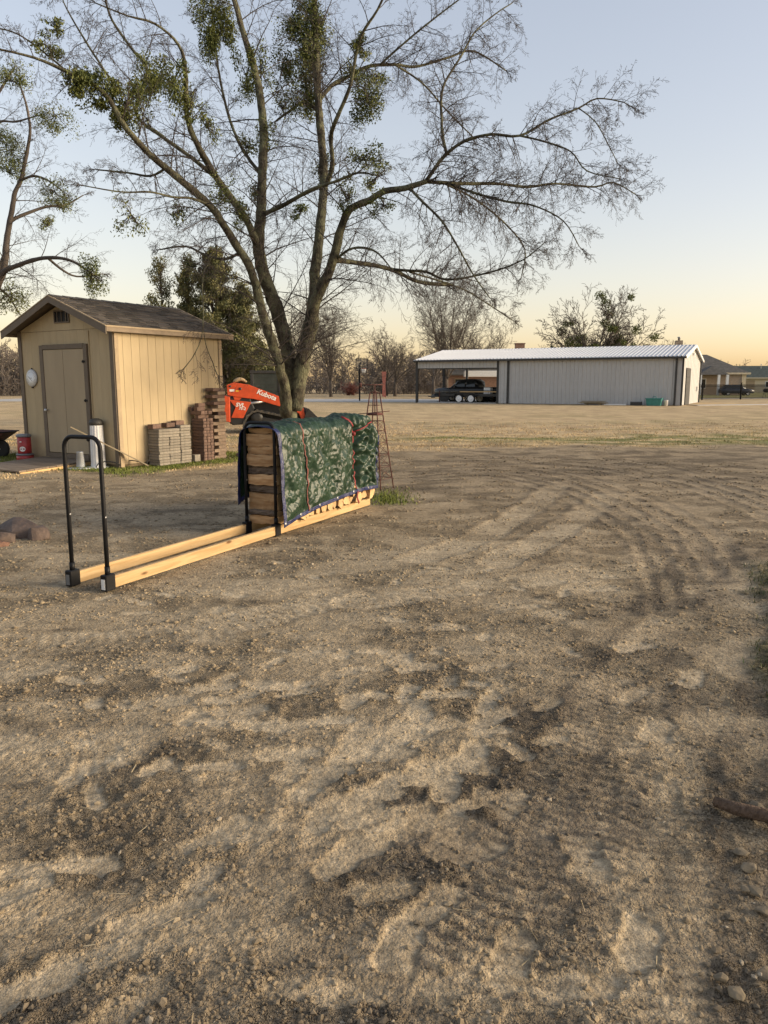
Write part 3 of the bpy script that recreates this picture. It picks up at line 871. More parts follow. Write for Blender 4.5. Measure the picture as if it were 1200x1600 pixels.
    for sgn in (0, 1):
        Y = lambda y: y if sgn == 0 else SW - y
        a = [(-of_, Y(-oe), ze), (SL + ob_, Y(-oe), ze), (SL + ob_, Y(SW/2), SRIDGE), (-of_, Y(SW/2), SRIDGE)]
        b = [(x, y, z + .03) for x, y, z in a]
        deck.add(a + b, [(0,3,2,1),(4,5,6,7),(0,1,5,4),(1,2,6,5),(2,3,7,6),(3,0,4,7)])
    roof = deck.build('roof', M['trim'], t)
    rs = random.Random(4); SHM = attr_mat('shingle tab', fine=((60, .3),), bump=.5, bscales=(80, 200), bdist=.005)
    nrow = 13; Ls = math.hypot(SW/2 + oe, SRIDGE - ze)
    for sgn in (0, 1):
        mb = MB()
        for r_ in range(nrow):
            d0 = Ls * r_ / nrow - .012; d1 = Ls * (r_ + 1) / nrow + .02
            x = -of_ - .012 + (rs.random() * -.1)
            while x < SL + ob_ + .01:
                w = rs.choice((.16, .2, .24, .3)); x1 = min(x + w - .006, SL + ob_ + .012); x0 = max(x, -of_ - .012)
                if x1 - x0 > .02:
                    dd = d0 + rs.uniform(-.006, .006); th_ = rs.uniform(.016, .028)
                    def pt(xx, d, up):
                        y = -oe + (SW/2 + oe) * d / Ls; z = ze + (SRIDGE - ze) * d / Ls + .034 + up
                        return (xx, y if sgn == 0 else SW - y, z)
                    P = [pt(x0,dd,0),pt(x1,dd,0),pt(x1,d1,0),pt(x0,d1,0),pt(x0,dd,th_),pt(x1,dd,th_),pt(x1,d1,.004),pt(x0,d1,.004)]
                    mb.add(P, [(0,3,2,1),(4,5,6,7),(0,1,5,4),(1,2,6,5),(2,3,7,6),(3,0,4,7)])
                x += w
        o = mb.build('shingles', SHM, roof); o['kind'] = 'stuff'
        tn = np.repeat(np.array([.075,.066,.057])*np.random.default_rng(3).uniform(.55,1.5,(len(mb.v)//8,1)), 8, 0); set_tone(o, tn)
    cap = MB()
    for i in range(11):
        x = -of_ + i * (SL + of_ + ob_) / 11; w = (SL + of_ + ob_) / 11 + .02
        cap.add([(x,SW/2-.11,SRIDGE+.02),(x+w,SW/2-.11,SRIDGE+.012),(x+w,SW/2,SRIDGE+.058),(x,SW/2,SRIDGE+.066),(x,SW/2+.11,SRIDGE+.02),(x+w,SW/2+.11,SRIDGE+.012)], [(0,1,2,3),(3,2,5,4)])
    cap.build('ridge_cap', M['shingle'], roof)
    for yy in (-oe - .012, SW + oe + .012):
        MB().box(((SL+ob_-of_)/2, yy, ze - .01), (SL + of_ + ob_, .022, .085)).build('fascia', M['fascia'], roof)
        MB().box(((SL+ob_-of_)/2, yy + (-.016 if yy < 0 else .016), ze + .042), (SL + of_ + ob_ + .02, .012, .03)).build('drip_edge', M['trim_light'], roof)
    for xx in (-of_ - .011, SL + ob_ + .011):
        for sgn in (0, 1):
            Y = lambda y: y if sgn == 0 else SW - y
            mb = MB()
            mb.prism([(Y(-oe-.02), ze-.10),(Y(SW/2), SRIDGE-.09),(Y(SW/2), SRIDGE+.03),(Y(-oe-.02), ze+.03)], xx-.01, xx+.01, 'YZ')
            mb.build('rake_board', M['trim'], roof)
            mb = MB()
            mb.prism([(Y(-oe-.03), ze+.032),(Y(SW/2), SRIDGE+.032),(Y(SW/2), SRIDGE+.05),(Y(-oe-.03), ze+.05)], xx-.018, xx+.014, 'YZ')
            mb.build('rake_edge', M['trim_light'], roof)
    # soffit strip under the front overhang
    MB().box((-.03, .004, 2.55), (.05, .02, .06)).build('soffit_block', M['trim'], roof)
    return t
build_shed()

# door ramp of boards
M['ramp'] = wood_mat('weathered ramp board', (.14,.105,.075), (.23,.18,.13), knots=False, axis=1, rand=.2)
def build_ramp():
    t = thing('ramp', 'weathered plank ramp sloping up to the shed door', 'ramp', SH_P, SH_A)
    y0, y1 = .78, 2.28; x0, x1 = -1.55, -.05; z0, z1 = .045, .115
    n = 10
    for i in range(n):
        a = x0 + (x1 - x0) * i / n; b = x0 + (x1 - x0) * (i + 1) / n - .008
        za = z0 + (z1 - z0) * i / n; zb = z0 + (z1 - z0) * (i + 1) / n
        MB().add([(a,y0,za-.03),(b,y0,zb-.03),(b,y1,zb-.03),(a,y1,za-.03),(a,y0,za),(b,y0,zb),(b,y1,zb),(a,y1,za)],
                 [(0,3,2,1),(4,5,6,7),(0,1,5,4),(1,2,6,5),(2,3,7,6),(3,0,4,7)]).build('plank', M['ramp'], t)
    for y in (y0 + .02, (y0+y1)/2, y1 - .02):
        mb = MB(); mb.prism([(x0+.02, -.02),(x1, -.02),(x1, z1-.034),(x0+.02, z0-.034)], y-.019, y+.019, 'XZ')
        mb.build('side_board', M['pine'], t)
M['pine'] = wood_mat('fresh pine', (.50,.31,.13), (.68,.47,.23), axis=0)
build_ramp()

# round dial thermometer on the front wall
def build_dial():
    p = shw(0, 2.505, 1.68)
    t = thing('wall_thermometer', 'round white dial thermometer hanging left of the shed door', 'thermometer', p, SH_A)
    MB().lathe([(.0,-.005),(.165,-.005),(.175,-.02),(.168,-.034),(.15,-.036),(.0,-.036)][::-1], 32, (0,0,0), 'X').build('rim', mat('rim grey', (.45,.45,.45), .45, .3), t)
    MB().lathe([(.0,-.0385),(.149,-.0385),(.149,-.036)], 32, (0,0,0), 'X').build('dial', M['white'], t)
    tk = MB()
    for k in range(20):
        a = R(-40 + k * 260 / 19)
        tk.box((-.0395, .125 * math.cos(a), .125 * math.sin(a)), (.001, .02, .005), rot=Matrix.Rotation(a, 3, 'X'))
    tk.build('scale_marks', M['black_metal'], t)
    MB().box((-.041, .025, -.018), (.002, .15, .012), rot=Matrix.Rotation(R(40), 3, 'X')).build('pointer', mat('pointer grey', (.25,.25,.25), .5), t)
    MB().lathe([(.0,-.043),(.014,-.043),(.014,-.038)], 12, (0,0,0), 'X').build('hub', M['steel'], t)
    MB().box((-.012, 0, .185), (.012, .03, .03)).build('hook', M['black_metal'], t)
    MB().box((-.02, 0, -.185), (.014, .05, .028)).build('foot', M['black_metal'], t)
build_dial()

# red kerosene-heater-like canister
M['red'] = mat('red enamel', (.30,.022,.024), .4, var=.25, scale=9, bump=.05)
M['grey_lid'] = mat('grey lid', (.17,.18,.19), .5, .3)
def build_canister():
    p = shw(-.22, 2.62, 0)
    t = thing('canister', 'tall red metal canister with grey lid standing left of the shed door', 'canister', p)
    MB().lathe([(.15,.02),(.165,.03),(.165,.13),(.15,.14)], 24).build('base', M['red'], t)
    MB().lathe([(.17,.14),(.17,.165),(.14,.175)], 24).build('band', M['grey_lid'], t)
    MB().lathe([(.125,.176),(.132,.19),(.132,.50),(.125,.505)], 24).build('body', M['red'], t)
    MB().lathe([(.14,.505),(.145,.52),(.145,.55),(.12,.565),(.0,.57)], 24).build('lid', M['grey_lid'], t)
    MB().lathe([(.17,.0),(.17,.02),(.15,.021)], 20).build('foot_ring', M['grey_lid'], t)
    a = -1.45
    lb = MB()
    for i in range(16):
        t0, t1 = 2*math.pi*i/16, 2*math.pi*(i+1)/16
        f = lambda th: (math.cos(a + .45*math.cos(th)) * .1335, math.sin(a + .45*math.cos(th)) * .1335, .27 + .05*math.sin(th))
        lb.add([(math.cos(a)*.1338, math.sin(a)*.1338, .27), f(t0), f(t1)], [(0,1,2)])
    lb.build('label_badge', M['white'], t)
    MB().box((math.cos(a-.2)*.134, math.sin(a-.2)*.134, .415), (.035,.012,.02), rz=a-.2+math.pi/2).build('label_plate', M['white'], t)
build_canister()

# white fluted tube with dark cap, small pail
def build_tube():
    p = shw(-.16, .42, 0)
    t = thing('fluted_column', 'white fluted plastic column with dark cap beside the shed corner', 'column', p)
    mb = MB(); n = 56; prof = [(.14,.02),(.132,.10),(.125,.5),(.115,.80)]
    o = len(mb.v)
    for r_, z in prof:
        for k in range(n):
            a = 2*math.pi*k/n; rr_ = r_ * (1 - .045*(k % 4 in (0,1)))
            mb.v.append((rr_*math.cos(a), rr_*math.sin(a), z))
    for i in range(len(prof)-1):
        for k in range(n):
            mb.f.append((i*n+k, i*n+(k+1)%n, (i+1)*n+(k+1)%n, (i+1)*n+k)); mb.sm.append(False)
    mb.build('shaft', mat('white plastic', (.62,.62,.62), .45, var=.08), t)
    MB().lathe([(.12,.80),(.13,.81),(.13,.86),(.112,.90),(.05,.925),(.0,.93)], 24).build('cap', mat('dark cap', (.03,.028,.024), .6), t)
    MB().lathe([(.19,-.01),(.19,.01),(.17,.024),(.0,.025)], 24).build('foot', M['white'], t)
    p = shw(-.42, .60, 0)
    t = thing('pail', 'small grey metal pail on a flat tray by the shed door', 'pail', p)
    MB().lathe([(.07,.02),(.08,.04),(.06,.30),(.065,.31),(.055,.315),(.05,.30)], 20).build('body', mat('galvanised', (.42,.44,.46), .45, .5, var=.2), t)
    MB().lathe([(.24,.0),(.25,.012),(.23,.02),(.0,.02)], 24).build('tray', mat('tray', (.5,.51,.52), .5, .3), t)
build_tube()

# leaning board and cable
M['old_board'] = wood_mat('old board', (.20,.165,.11), (.34,.28,.19), knots=False, axis=0)
def build_board():
    a = shw(-.75, .38, .80); b = shw(.40, -.30, .03)
    d = b - a; L_ = d.length
    mb = MB(); mb.box((0,0,0),(L_,.075,.022))
    o = mb.build('leaning_board', M['old_board'])
    o.location = (a + b) / 2; o.rotation_euler = d.to_track_quat('X','Z').to_euler()
    tag(o, 'narrow weathered board leaning diagonally against the shed corner', 'board')
    pts = []
    for i in range(30):
        k = i / 29
        q = shw(-.35 + .9*k, .25 - .5*k + .08*math.sin(k*14), .03 + .10*abs(math.sin(k*7.5)) )
        pts.append(q)
    o = MB().tube(pts, .011, 6).build('cable', M['dark'])
    tag(o, 'dark cable lying in loops at the shed corner', 'cable')
build_board()

# ------------------------------------------------------------------ stacked pavers
M['paver_grey'] = mat('grey paver', (.225,.2,.163), .95, var=.16, scale=14, bump=.5, bscale=70, bdist=.006, rand=.16)
M['paver_red'] = mat('red brown paver', (.135,.086,.066), .95, var=.25, scale=12, bump=.5, bscale=70, bdist=.006, rand=.2)
M['paver_tan'] = mat('tan paver', (.30,.22,.155), .95, var=.2, scale=12, bump=.5, bscale=70, bdist=.006, rand=.15)
_pv = {}
def paver(size, mname):
    k = (size, mname)
    if k not in _pv:
        mb = MB(); mb.box((0,0,0), size, bev=.006)
        o = mb.build('paver', M[mname]); _pv[k] = o.data; bpy.data.objects.remove(o)
    return _pv[k]
def put_paver(s, n, z, size, mname, label, group, jit=.011, rz=0):
    o = bpy.data.objects.new('paver', paver(size, mname)); COL.objects.link(o)
    q = shw(s + random.uniform(-jit, jit), n + random.uniform(-jit, jit), z)
    o.location = q; o.rotation_euler = (random.uniform(-.008,.008), random.uniform(-.008,.008), SH_A + rz + random.uniform(-.04,.04))
    tag(o, label, 'paver', group)
def pavers():
    names = ['left', 'middle', 'right']
    for c in range(3):
        z = .0; n_l = (13, 13, 14)[c]
        for k in range(n_l):
            h = .054
            put_paver(.80 + .282*c, -.175, z + h/2, (.272, .30, .050), 'paver_grey',
                      f'flat grey paver, {ORD[k]} in the {names[c]} column of the low stack by the shed', 'grey pavers in the low stack')
            z += h
    for (s, n, z, lab) in ((.76,-.13,.75,'reddish paver lying on top of the left column of grey pavers'),(1.10,-.12,.765,'reddish paver lying on the middle column of grey pavers'),(1.33,-.13,.80,'reddish paver lying on the right column of grey pavers')):
        put_paver(s, n, z, (.22,.15,.085), 'paver_red', lab, 'red pavers on the grey stack')
    put_paver(1.66, -.26, .075, (.16,.14,.14), 'paver_grey', 'small grey block on the grass between the two paver stacks', 'loose paver blocks')
    # red-brown stack: three narrow columns side by side, mixed courses on top
    cn = ['near', 'centre', 'far']
    for c in range(3):
        for k in range(14):
            put_paver(1.86 + .098*c, -.20, .032 + .062*k, (.09, .34 - .02*(k%2), .059), 'paver_red',
                      f'red brown paver, {ORD[k]} in the {cn[c]} column of the red stack', 'red brown pavers in neat columns', .004)
    z = .905
    for k, (s, n, sz) in enumerate([(1.90,-.2,(.2,.1,.075)),(2.08,-.12,(.1,.2,.075)),(1.83,-.2,(.1,.3,.075)),(1.97,-.25,(.1,.12,.075)),(2.09,-.2,(.1,.2,.075)),(1.9,-.18,(.22,.1,.075)),(1.82,-.05,(.1,.1,.075)),(1.95,-.16,(.2,.11,.075))]):
        lv = (0,0,1,1,1,2,2,3)[k]
        pos = ('left end of the first loose course','right end of the first loose course','left end of the second loose course','middle of the second loose course','right end of the second loose course','front of the third loose course','back of the third loose course','very top')[k]
        put_paver(s, n, z + .0775*lv, sz, 'paver_red', f'red brown block at the {pos} of the red stack', 'loose blocks on the red stack')
    # zigzag stack of paler blocks against the far corner
    for k in range(21):
        w = .36 if k % 2 == 0 else .22
        m_ = 'paver_tan' if k not in (13, 16, 18, 20) else 'paver_red'
        put_paver(2.40 - (.0 if k % 2 == 0 else -.05), -.15 - (.02 if k%2 else 0), .036 + .0705*k, (w, .22, .068), m_,
                  f'pale brown block, {ORD[k]} in the tall zigzag stack at the shed corner', 'pale blocks in the zigzag stack', .015)
    put_paver(2.98, -.25, .04, (.2,.1,.065), 'paver_red', 'red brown block lying loose beyond the zigzag stack', 'loose paver blocks', rz=.5)
pavers()

# ------------------------------------------------------------------ wheelbarrow at the left edge
def build_barrow():
    t = thing('wheelbarrow', 'rusty dark wheelbarrow cut off by the left edge of the picture', 'wheelbarrow', (-8.22, 16.45, 0), R(0))
    tr = MB()
    top = [(.28,-.33,.56),(.28,.33,.56),(-.75,.33,.60),(-.75,-.33,.60)]
    bot = [(-.02,-.2,.33),(-.02,.2,.33),(-.6,.22,.34),(-.6,-.22,.34)]
    tr.add(top + bot, [(4,5,6,7),(0,1,5,4),(1,2,6,5),(2,3,7,6),(3,0,4,7)])
    o = tr.build('tray', mat('rusty tray', (.10,.045,.04), .6, .2, var=.5, scale=6), t)
    so = o.modifiers.new('s', 'SOLIDIFY'); so.thickness = .012
    MB().tube([(.29,-.34,.565),(.29,.34,.565),(-.76,.34,.605),(-.76,-.34,.605),(.29,-.34,.565)], .012, 6).build('rim', M['black_metal'], t)
    w = MB(); w.lathe([(.10,-.045),(.17,-.05),(.2,-.02),(.2,.02),(.17,.05),(.10,.045)], 24, (0,0,0), 'Y')
    wh = w.build('wheel', M['dark'], t, loc=(.02,0,.2))
    MB().lathe([(.0,-.05),(.1,-.03),(.1,.03),(.0,.05)], 18, (0,0,0), 'Y').build('hub', M['steel'], wh)
    for s in (-1, 1):
        MB().tube([(.06,s*.09,.2),(-.1,s*.14,.30),(-.65,s*.22,.36),(-1.3,s*.3,.58)], .018, 6).build('handle', M['old_board'], t)
        MB().tube([(-.35,s*.2,.34),(-.5,s*.22,.03),(-.62,s*.2,.03),(-.62,s*.2,.34)], .013, 6).build('leg', M['black_metal'], t)
build_barrow()

# ------------------------------------------------------------------ rocks
M['rock_brown'] = mat('brown boulder', (.055,.040,.034), .8, col2=(.15,.105,.08), scale=3, bump=.6, bscale=14, bdist=.03)
M['rock_red'] = mat('reddish stone', (.13,.065,.04), .9, col2=(.25,.135,.085), scale=5, bump=.8, bscale=20, bdist=.03)
M['rock_tan'] = mat('tan stone', (.13,.103,.067), .95, col2=(.21,.166,.108), scale=16, bump=.6, bscale=40, bdist=.01, rand=.15)
def rock(name, loc, size, m, seed, label, cat='rock', group=None, rz=0, flat=.75, sub=3, rough=.28):
    r_ = random.Random(seed); bm = bmesh.new()
    for k in range(20 if sub > 2 else 14):      # broken stone: hull of scattered points, edges worn round
        while True:
            p = Vector((r_.uniform(-1,1), r_.uniform(-1,1), r_.uniform(-1,1)))
            if .1 < p.length < 1: break
        p = p.normalized() * r_.uniform(.85, 1.1)
        bm.verts.new((p.x*size[0], p.y*size[1], p.z*size[2]))
    h = bmesh.ops.convex_hull(bm, input=bm.verts)
    bmesh.ops.delete(bm, geom=[g for g in h['geom_interior'] if isinstance(g, bmesh.types.BMVert)], context='VERTS')
    bmesh.ops.bevel(bm, geom=list(bm.edges), offset=min(size)*.10, segments=1, affect='EDGES', profile=.5, clamp_overlap=True)
    for v in bm.verts:                          # nothing may stick out of the worn outline
        e = math.sqrt((v.co.x/size[0])**2 + (v.co.y/size[1])**2 + (v.co.z/size[2])**2)
        if e > 1.08: v.co *= 1.08/e
    bmesh.ops.triangulate(bm, faces=bm.faces[:])
    bmesh.ops.subdivide_edges(bm, edges=bm.edges[:], cuts=1, use_grid_fill=True)
    off = (r_.uniform(0,50), r_.uniform(0,50)); sc_ = 1/max(size)
    for v in bm.verts:
        p = v.co*sc_
        v.co *= 1 + .06*float(perlin(p.x*3+off[0]+p.z, p.y*3+off[1]+p.z))
    me = bpy.data.meshes.new(name); bm.to_mesh(me); bm.free()
    me.polygons.foreach_set('use_smooth', [True]*len(me.polygons))
    me.materials.append(m)
    o = bpy.data.objects.new(name, me); COL.objects.link(o)
    o.location = loc; o.rotation_euler = (0, 0, rz)
    tag(o, label, cat, group)
    return o
rock('boulder', (-3.80, 7.85, .03), (.31,.19,.17), M['rock_brown'], 3, 'largest smooth brown boulder in the cluster at the left edge', group='rocks at the left edge', rz=-.3, flat=.7, rough=.6)
rock('boulder', (-3.52, 7.68, .03), (.13,.12,.13), M['rock_brown'], 5, 'rounded brown boulder at the right end of the left rock cluster', group='rocks at the left edge', rz=.3, flat=.7, rough=.65)
rock('boulder', (-3.78, 7.50, .03), (.14,.09,.09), M['rock_brown'], 8, 'flat topped dark rock in front of the largest boulder', group='rocks at the left edge', rz=.1, flat=.7, rough=.6)
rock('boulder', (-3.78, 7.30, .01), (.17,.09,.09), M['rock_red'], 12, 'reddish crumbly rock in front of the left rock cluster', group='rocks at the left edge')
# branch and stones on the right verge
pts = [gpt(1116,1266) + Vector((0,0,.035)), gpt(1150,1280) + Vector((0,0,.04)), gpt(1185,1292) + Vector((.02,0,.045)), gpt(1240,1318) + Vector((.05,0,.04)), gpt(1330,1345) + Vector((.1,0,.045))]
o = MB().tube(pts, [.018,.024,.025,.024,.026], 10).build('fallen_branch', bark_mat('stick bark', (.10,.065,.045), (.19,.13,.09), scale=20))
tag(o, 'bare brown branch lying on the dirt at the right edge', 'branch')
def stone_at(u, v, w, seed, label, m='rock_tan', fl=.75):
    p = gpt(u, v)
    rock('stone', (p.x, p.y, .008), (w*.40, w*.33, w*.18), M[m], seed, label, 'stone', 'stones on the right verge', rz=seed, flat=.62, sub=3, rough=.45)
stone_at(1182,1262,.075,21,'pale stone lying just above the fallen branch')
stone_at(1158,1335,.075,22,'flat stone below the fallen branch at the right edge')
stone_at(1170,1358,.085,23,'large rounded stone below the fallen branch')
stone_at(1180,1396,.07,24,'angular stone at the right edge below the largest rounded stone')
stone_at(1192,1426,.06,25,'pale angular stone touching the right edge of the picture')
stone_at(1165,1392,.05,26,'small stone left of the angular stone on the right verge')
stone_at(1120,1420,.035,27,'small round stone left of the stones on the right verge')
stone_at(1125,1530,.055,28,'stone half sunk in the dirt near the lower right corner')
stone_at(1195,1525,.07,29,'pale stone in the lower right corner of the picture')
stone_at(1150,1555,.07,30,'flat brownish stone near the lower right corner')
# ------------------------------------------------------------------ firewood rack
RK_P = Vector((-2.11, 5.66, 0)); RK_A = math.atan2(4.22, 1.93)
def rkw(x, y, z=0):
    ca, sa = math.cos(RK_A), math.sin(RK_A)
    return Vector((RK_P.x + ca*x - sa*y, RK_P.y + sa*x + ca*y, z))
RW = .36
M['rail'] = wood_mat('pine rail', (.37,.235,.105), (.52,.365,.19), axis=0, scale=1.0, rand=.06)
def build_rack():
    t = thing('log_rack', 'log rack of two pine rails and black steel hoops on the dirt', 'log rack', RK_P, RK_A)
    for y in (0, RW):
        mb = MB(); mb.box((2.335, y, .062), (4.53, .040, .092), bev=.004)
        mb.build('rail', M['rail'], t)
    for hx in (.03, 2.39):
        mb = MB(); r_ = .085; zt = 1.165
        pts = [(hx,0,.10),(hx,0,.6),(hx,0,zt-r_)]
        for k in range(1, 7):
            a = k/6*math.pi/2; pts.append((hx, r_-r_*math.cos(a), zt-r_+r_*math.sin(a)))
        for k in range(0, 7):
            a = math.pi/2 - k/6*math.pi/2; pts.append((hx, RW-r_+r_*math.cos(a), zt-r_+r_*math.sin(a)))
        pts += [(hx,RW,.6),(hx,RW,.10)]
        hoop = mb.tube(pts, .0165, 12).build('hoop', M['black_metal'], t)
        for y in (0, RW):
            s = MB(); s.box((hx, y, .068), (.10, .062, .125), bev=.006); s.tube([(hx,y,.12),(hx,y,.19)], .0205, 12)
            so = s.build('socket', M['black_metal'], hoop)
            MB().lathe([(.0,-.0025),(.0205,-.0025),(.0205,.0)], 12, (hx,y,.56), 'Y') if False else None
            MB().box((hx, y-.0168, .57), (.012,.003,.010)).build('spring_button', M['steel'], hoop)
            if hx < 1:
                MB().box((hx-.0515, y, .06), (.003,.035,.08)).build('sticker', M['white'] if y == 0 else M['grey_lid'], so)
    return t
build_rack()

# ------------------------------------------------------------------ firewood
M['split'] = wood_mat('split oak', (.30,.165,.075), (.52,.34,.18), knots=False, axis=1, scale=.9, rand=.22, rough=.85)
M['endgrain'] = mat('end grain', (.42,.26,.12), .9, col2=(.60,.42,.22), scale=20, bump=.3, rand=.2)
M['logbark'] = mat('log bark', (.06,.045,.036), .95, col2=(.17,.125,.09), scale=14, bump=1.0, bscale=22, bdist=.02, stretch=(2.2,.5,2.2), rand=.2)
def make_log(sec, L_, bark_idx, seed):
    """split log along Y; sec is a cross-section polygon (x, z); edges listed in bark_idx carry bark"""
    r_ = random.Random(seed)
    n = len(sec); rings = 8; V = []; F = []; mi = []
    for k in range(rings):
        y = -L_/2 + L_*k/(rings-1)
        for (a, b) in sec:
            j = .007
            V.append((a + r_.uniform(-j,j), y + (r_.uniform(-.008,.008) if k in (0, rings-1) else 0), b + r_.uniform(-j,j)))
    for k in range(rings-1):
        for i in range(n):
            F.append((k*n+i, k*n+(i+1)%n, (k+1)*n+(i+1)%n, (k+1)*n+i)); mi.append(1 if i in bark_idx else 0)
    F.append(tuple(range(n-1,-1,-1))); mi.append(2); F.append(tuple((rings-1)*n+i for i in range(n))); mi.append(2)
    me = bpy.data.meshes.new('firewood_log'); me.from_pydata(V, [], F); me.update()
    bm = bmesh.new(); bm.from_mesh(me); bmesh.ops.recalc_face_normals(bm, faces=bm.faces); bm.to_mesh(me); bm.free()
    for q in ('split','logbark','endgrain'): me.materials.append(M[q])
    me.polygons.foreach_set('material_index', mi)
    return me
def put_log(me, x, y, z, rx, label, group, rz=0):
    o = bpy.data.objects.new('firewood_log', me); COL.objects.link(o)
    o.location = rkw(x, y, z); o.rotation_euler = (0, rx, RK_A + rz)
    o.rotation_mode = 'XYZ'
    # spin about own axis first, then turn with the rack
    o.rotation_euler = (Matrix.Rotation(RK_A + rz, 3, 'Z') @ Matrix.Rotation(rx, 3, 'Y')).to_euler()
    tag(o, label, 'firewood', group)
def build_logs():
    r_ = random.Random(9)
    # end column: faces seen between the hoop posts, from the rails up
    hs = [(.085,0,'tan split'),(.055,1,'dark bark'),(.175,0,'tall tan split'),(.085,1,'grey bark'),(.105,0,'tan split'),(.085,1,'dark rough bark'),(.115,0,'reddish split'),(.085,2,'pale split'),(.125,0,'broad tan split'),(.05,2,'thin top')]
    z = .112
    for k, (h, b, d) in enumerate(hs):
        w = .13
        if b == 1:
            sec = [(-w*.44,-h*.46),(w*.4,-h*.5),(w*.5,h*.3),(w*.1,h*.5),(-w*.40,h*.46),(-w*.5,h*.0)]; bi = {3,4,5}
        else:
            sec = [(-w*.5,-h*.5),(w*.5,-h*.45),(w*.45,h*.45),(-w*.48,h*.5),(-w*.53,h*.1)]; bi = {1}
        put_log(make_log(sec, .355, bi, 40+k), 2.505 + r_.uniform(-.035,.03), RW/2 + r_.uniform(-.008,.008), z + h/2, r_.uniform(-.07,.07),
                f'{d} log, {ORD[k]} of the end column inside the hoop', 'end column of the firewood stack', r_.uniform(-.03,.03))
        z += h + .003
    # rows showing below the tarp on the long side
    kinds = []
    for k in range(6):
        s = r_.uniform(.062,.08)
        if k % 2 == 0:      # quarter split, bark on the round
            sec = [(-s,-s*.8)] + [(s*(-1+2.0*math.sin(a)), s*(-.8+1.9*math.cos(a))) for a in (1.5,1.1,.75,.4,.05)]; bi = {1,2,3,4}
        elif k % 3 == 1:    # half round
            sec = [(s*math.cos(a), s*1.0*math.sin(a)-.01) for a in (3.3,4.0,4.71,5.4,6.1)] + [(s*.6,s*.5),(-s*.6,s*.55)]; bi = {0,1,2,3}
        else:
            sec = [(s*math.cos(a)*1.02, s*.95*math.sin(a)) for a in np.linspace(0,6.283,9)[:-1]]; bi = set(range(8))
        kinds.append(make_log(sec, .46, bi, 70+k))
    rows = ['bottom row', 'second row', 'third row']
    for row in range(3):
        n = 15
        for k in range(n):
            x = 2.645 + (4.53-2.645)*k/(n-1) + r_.uniform(-.012,.012) + (.03 if row%2 else 0)
            put_log(r_.choice(kinds), x, RW/2 + r_.uniform(-.03,.02), .178 + .125*row, r_.uniform(0,6.28),
                    f'split log, {ORD[k] if k else "first"} from the hoop in the {rows[row]} under the tarp', 'firewood rows under the tarp', r_.uniform(-.04,.04))
build_logs()

# ------------------------------------------------------------------ tarp
def tarp_mat():
    m = bpy.data.materials.new('green poly tarp'); m.use_nodes = True
    nt = m.node_tree; N = nt.nodes; L = nt.links; b = N['Principled BSDF']
    b.inputs['Roughness'].default_value = .34; b.inputs['Specular IOR Level'].default_value = .27
    tc = N.new('ShaderNodeTexCoord')
    nz = N.new('ShaderNodeTexNoise'); nz.inputs['Scale'].default_value = 5; nz.inputs['Detail'].default_value = 4
    L.new(tc.outputs['Object'], nz.inputs['Vector'])
    rp = N.new('ShaderNodeValToRGB'); rp.color_ramp.elements[0].position = .3; rp.color_ramp.elements[1].position = .7
    rp.color_ramp.elements[0].color = (.011,.026,.015,1); rp.color_ramp.elements[1].color = (.023,.046,.027,1)
    L.new(nz.outputs['Fac'], rp.inputs['Fac']); L.new(rp.outputs[0], b.inputs['Base Color'])
    # sharp crinkles
    v1 = N.new('ShaderNodeTexNoise'); v1.noise_type = 'RIDGED_MULTIFRACTAL'; v1.inputs['Scale'].default_value = 5; v1.inputs['Detail'].default_value = 3; v1.inputs['Roughness'].default_value = .5
    dn = N.new('ShaderNodeTexNoise'); dn.inputs['Scale'].default_value = 7; dn.inputs['Detail'].default_value = 3
    L.new(tc.outputs['Object'], dn.inputs['Vector'])
    mx = N.new('ShaderNodeMix'); mx.data_type = 'RGBA'; mx.blend_type = 'ADD'; mx.inputs['Factor'].default_value = .12
    mp = N.new('ShaderNodeMapping'); mp.inputs['Rotation'].default_value = (0, R(28), 0); mp.inputs['Scale'].default_value = (1.5, 1, .5)
    L.new(tc.outputs['Object'], mp.inputs['Vector']); L.new(mp.outputs[0], mx.inputs['A']); L.new(dn.outputs['Color'], mx.inputs['B']); L.new(mx.outputs['Result'], v1.inputs['Vector'])
    v2 = N.new('ShaderNodeTexNoise'); v2.noise_type = 'RIDGED_MULTIFRACTAL'; v2.inputs['Scale'].default_value = 15; v2.inputs['Detail'].default_value = 2
    L.new(mx.outputs['Result'], v2.inputs['Vector'])
    b1 = N.new('ShaderNodeBump'); b1.inputs['Strength'].default_value = .24; b1.inputs['Distance'].default_value = .012
    b2 = N.new('ShaderNodeBump'); b2.inputs['Strength'].default_value = .3; b2.inputs['Distance'].default_value = .003
    L.new(v1.outputs['Fac'], b1.inputs['Height']); L.new(v2.outputs['Fac'], b2.inputs['Height'])
    L.new(b1.outputs[0], b2.inputs['Normal']); L.new(b2.outputs[0], b.inputs['Normal'])
    return m
M['tarp'] = tarp_mat()
M['hem'] = mat('blue hem', (.012,.018,.075), .45, var=.3, scale=20, bump=.3)
M['red_strap'] = mat('red webbing', (.19,.012,.015), .6, var=.2, scale=40)
M['dull_strap'] = mat('dull red cord', (.17,.05,.04), .7, var=.25, scale=40)
TX0, TX1 = 2.355, 4.61
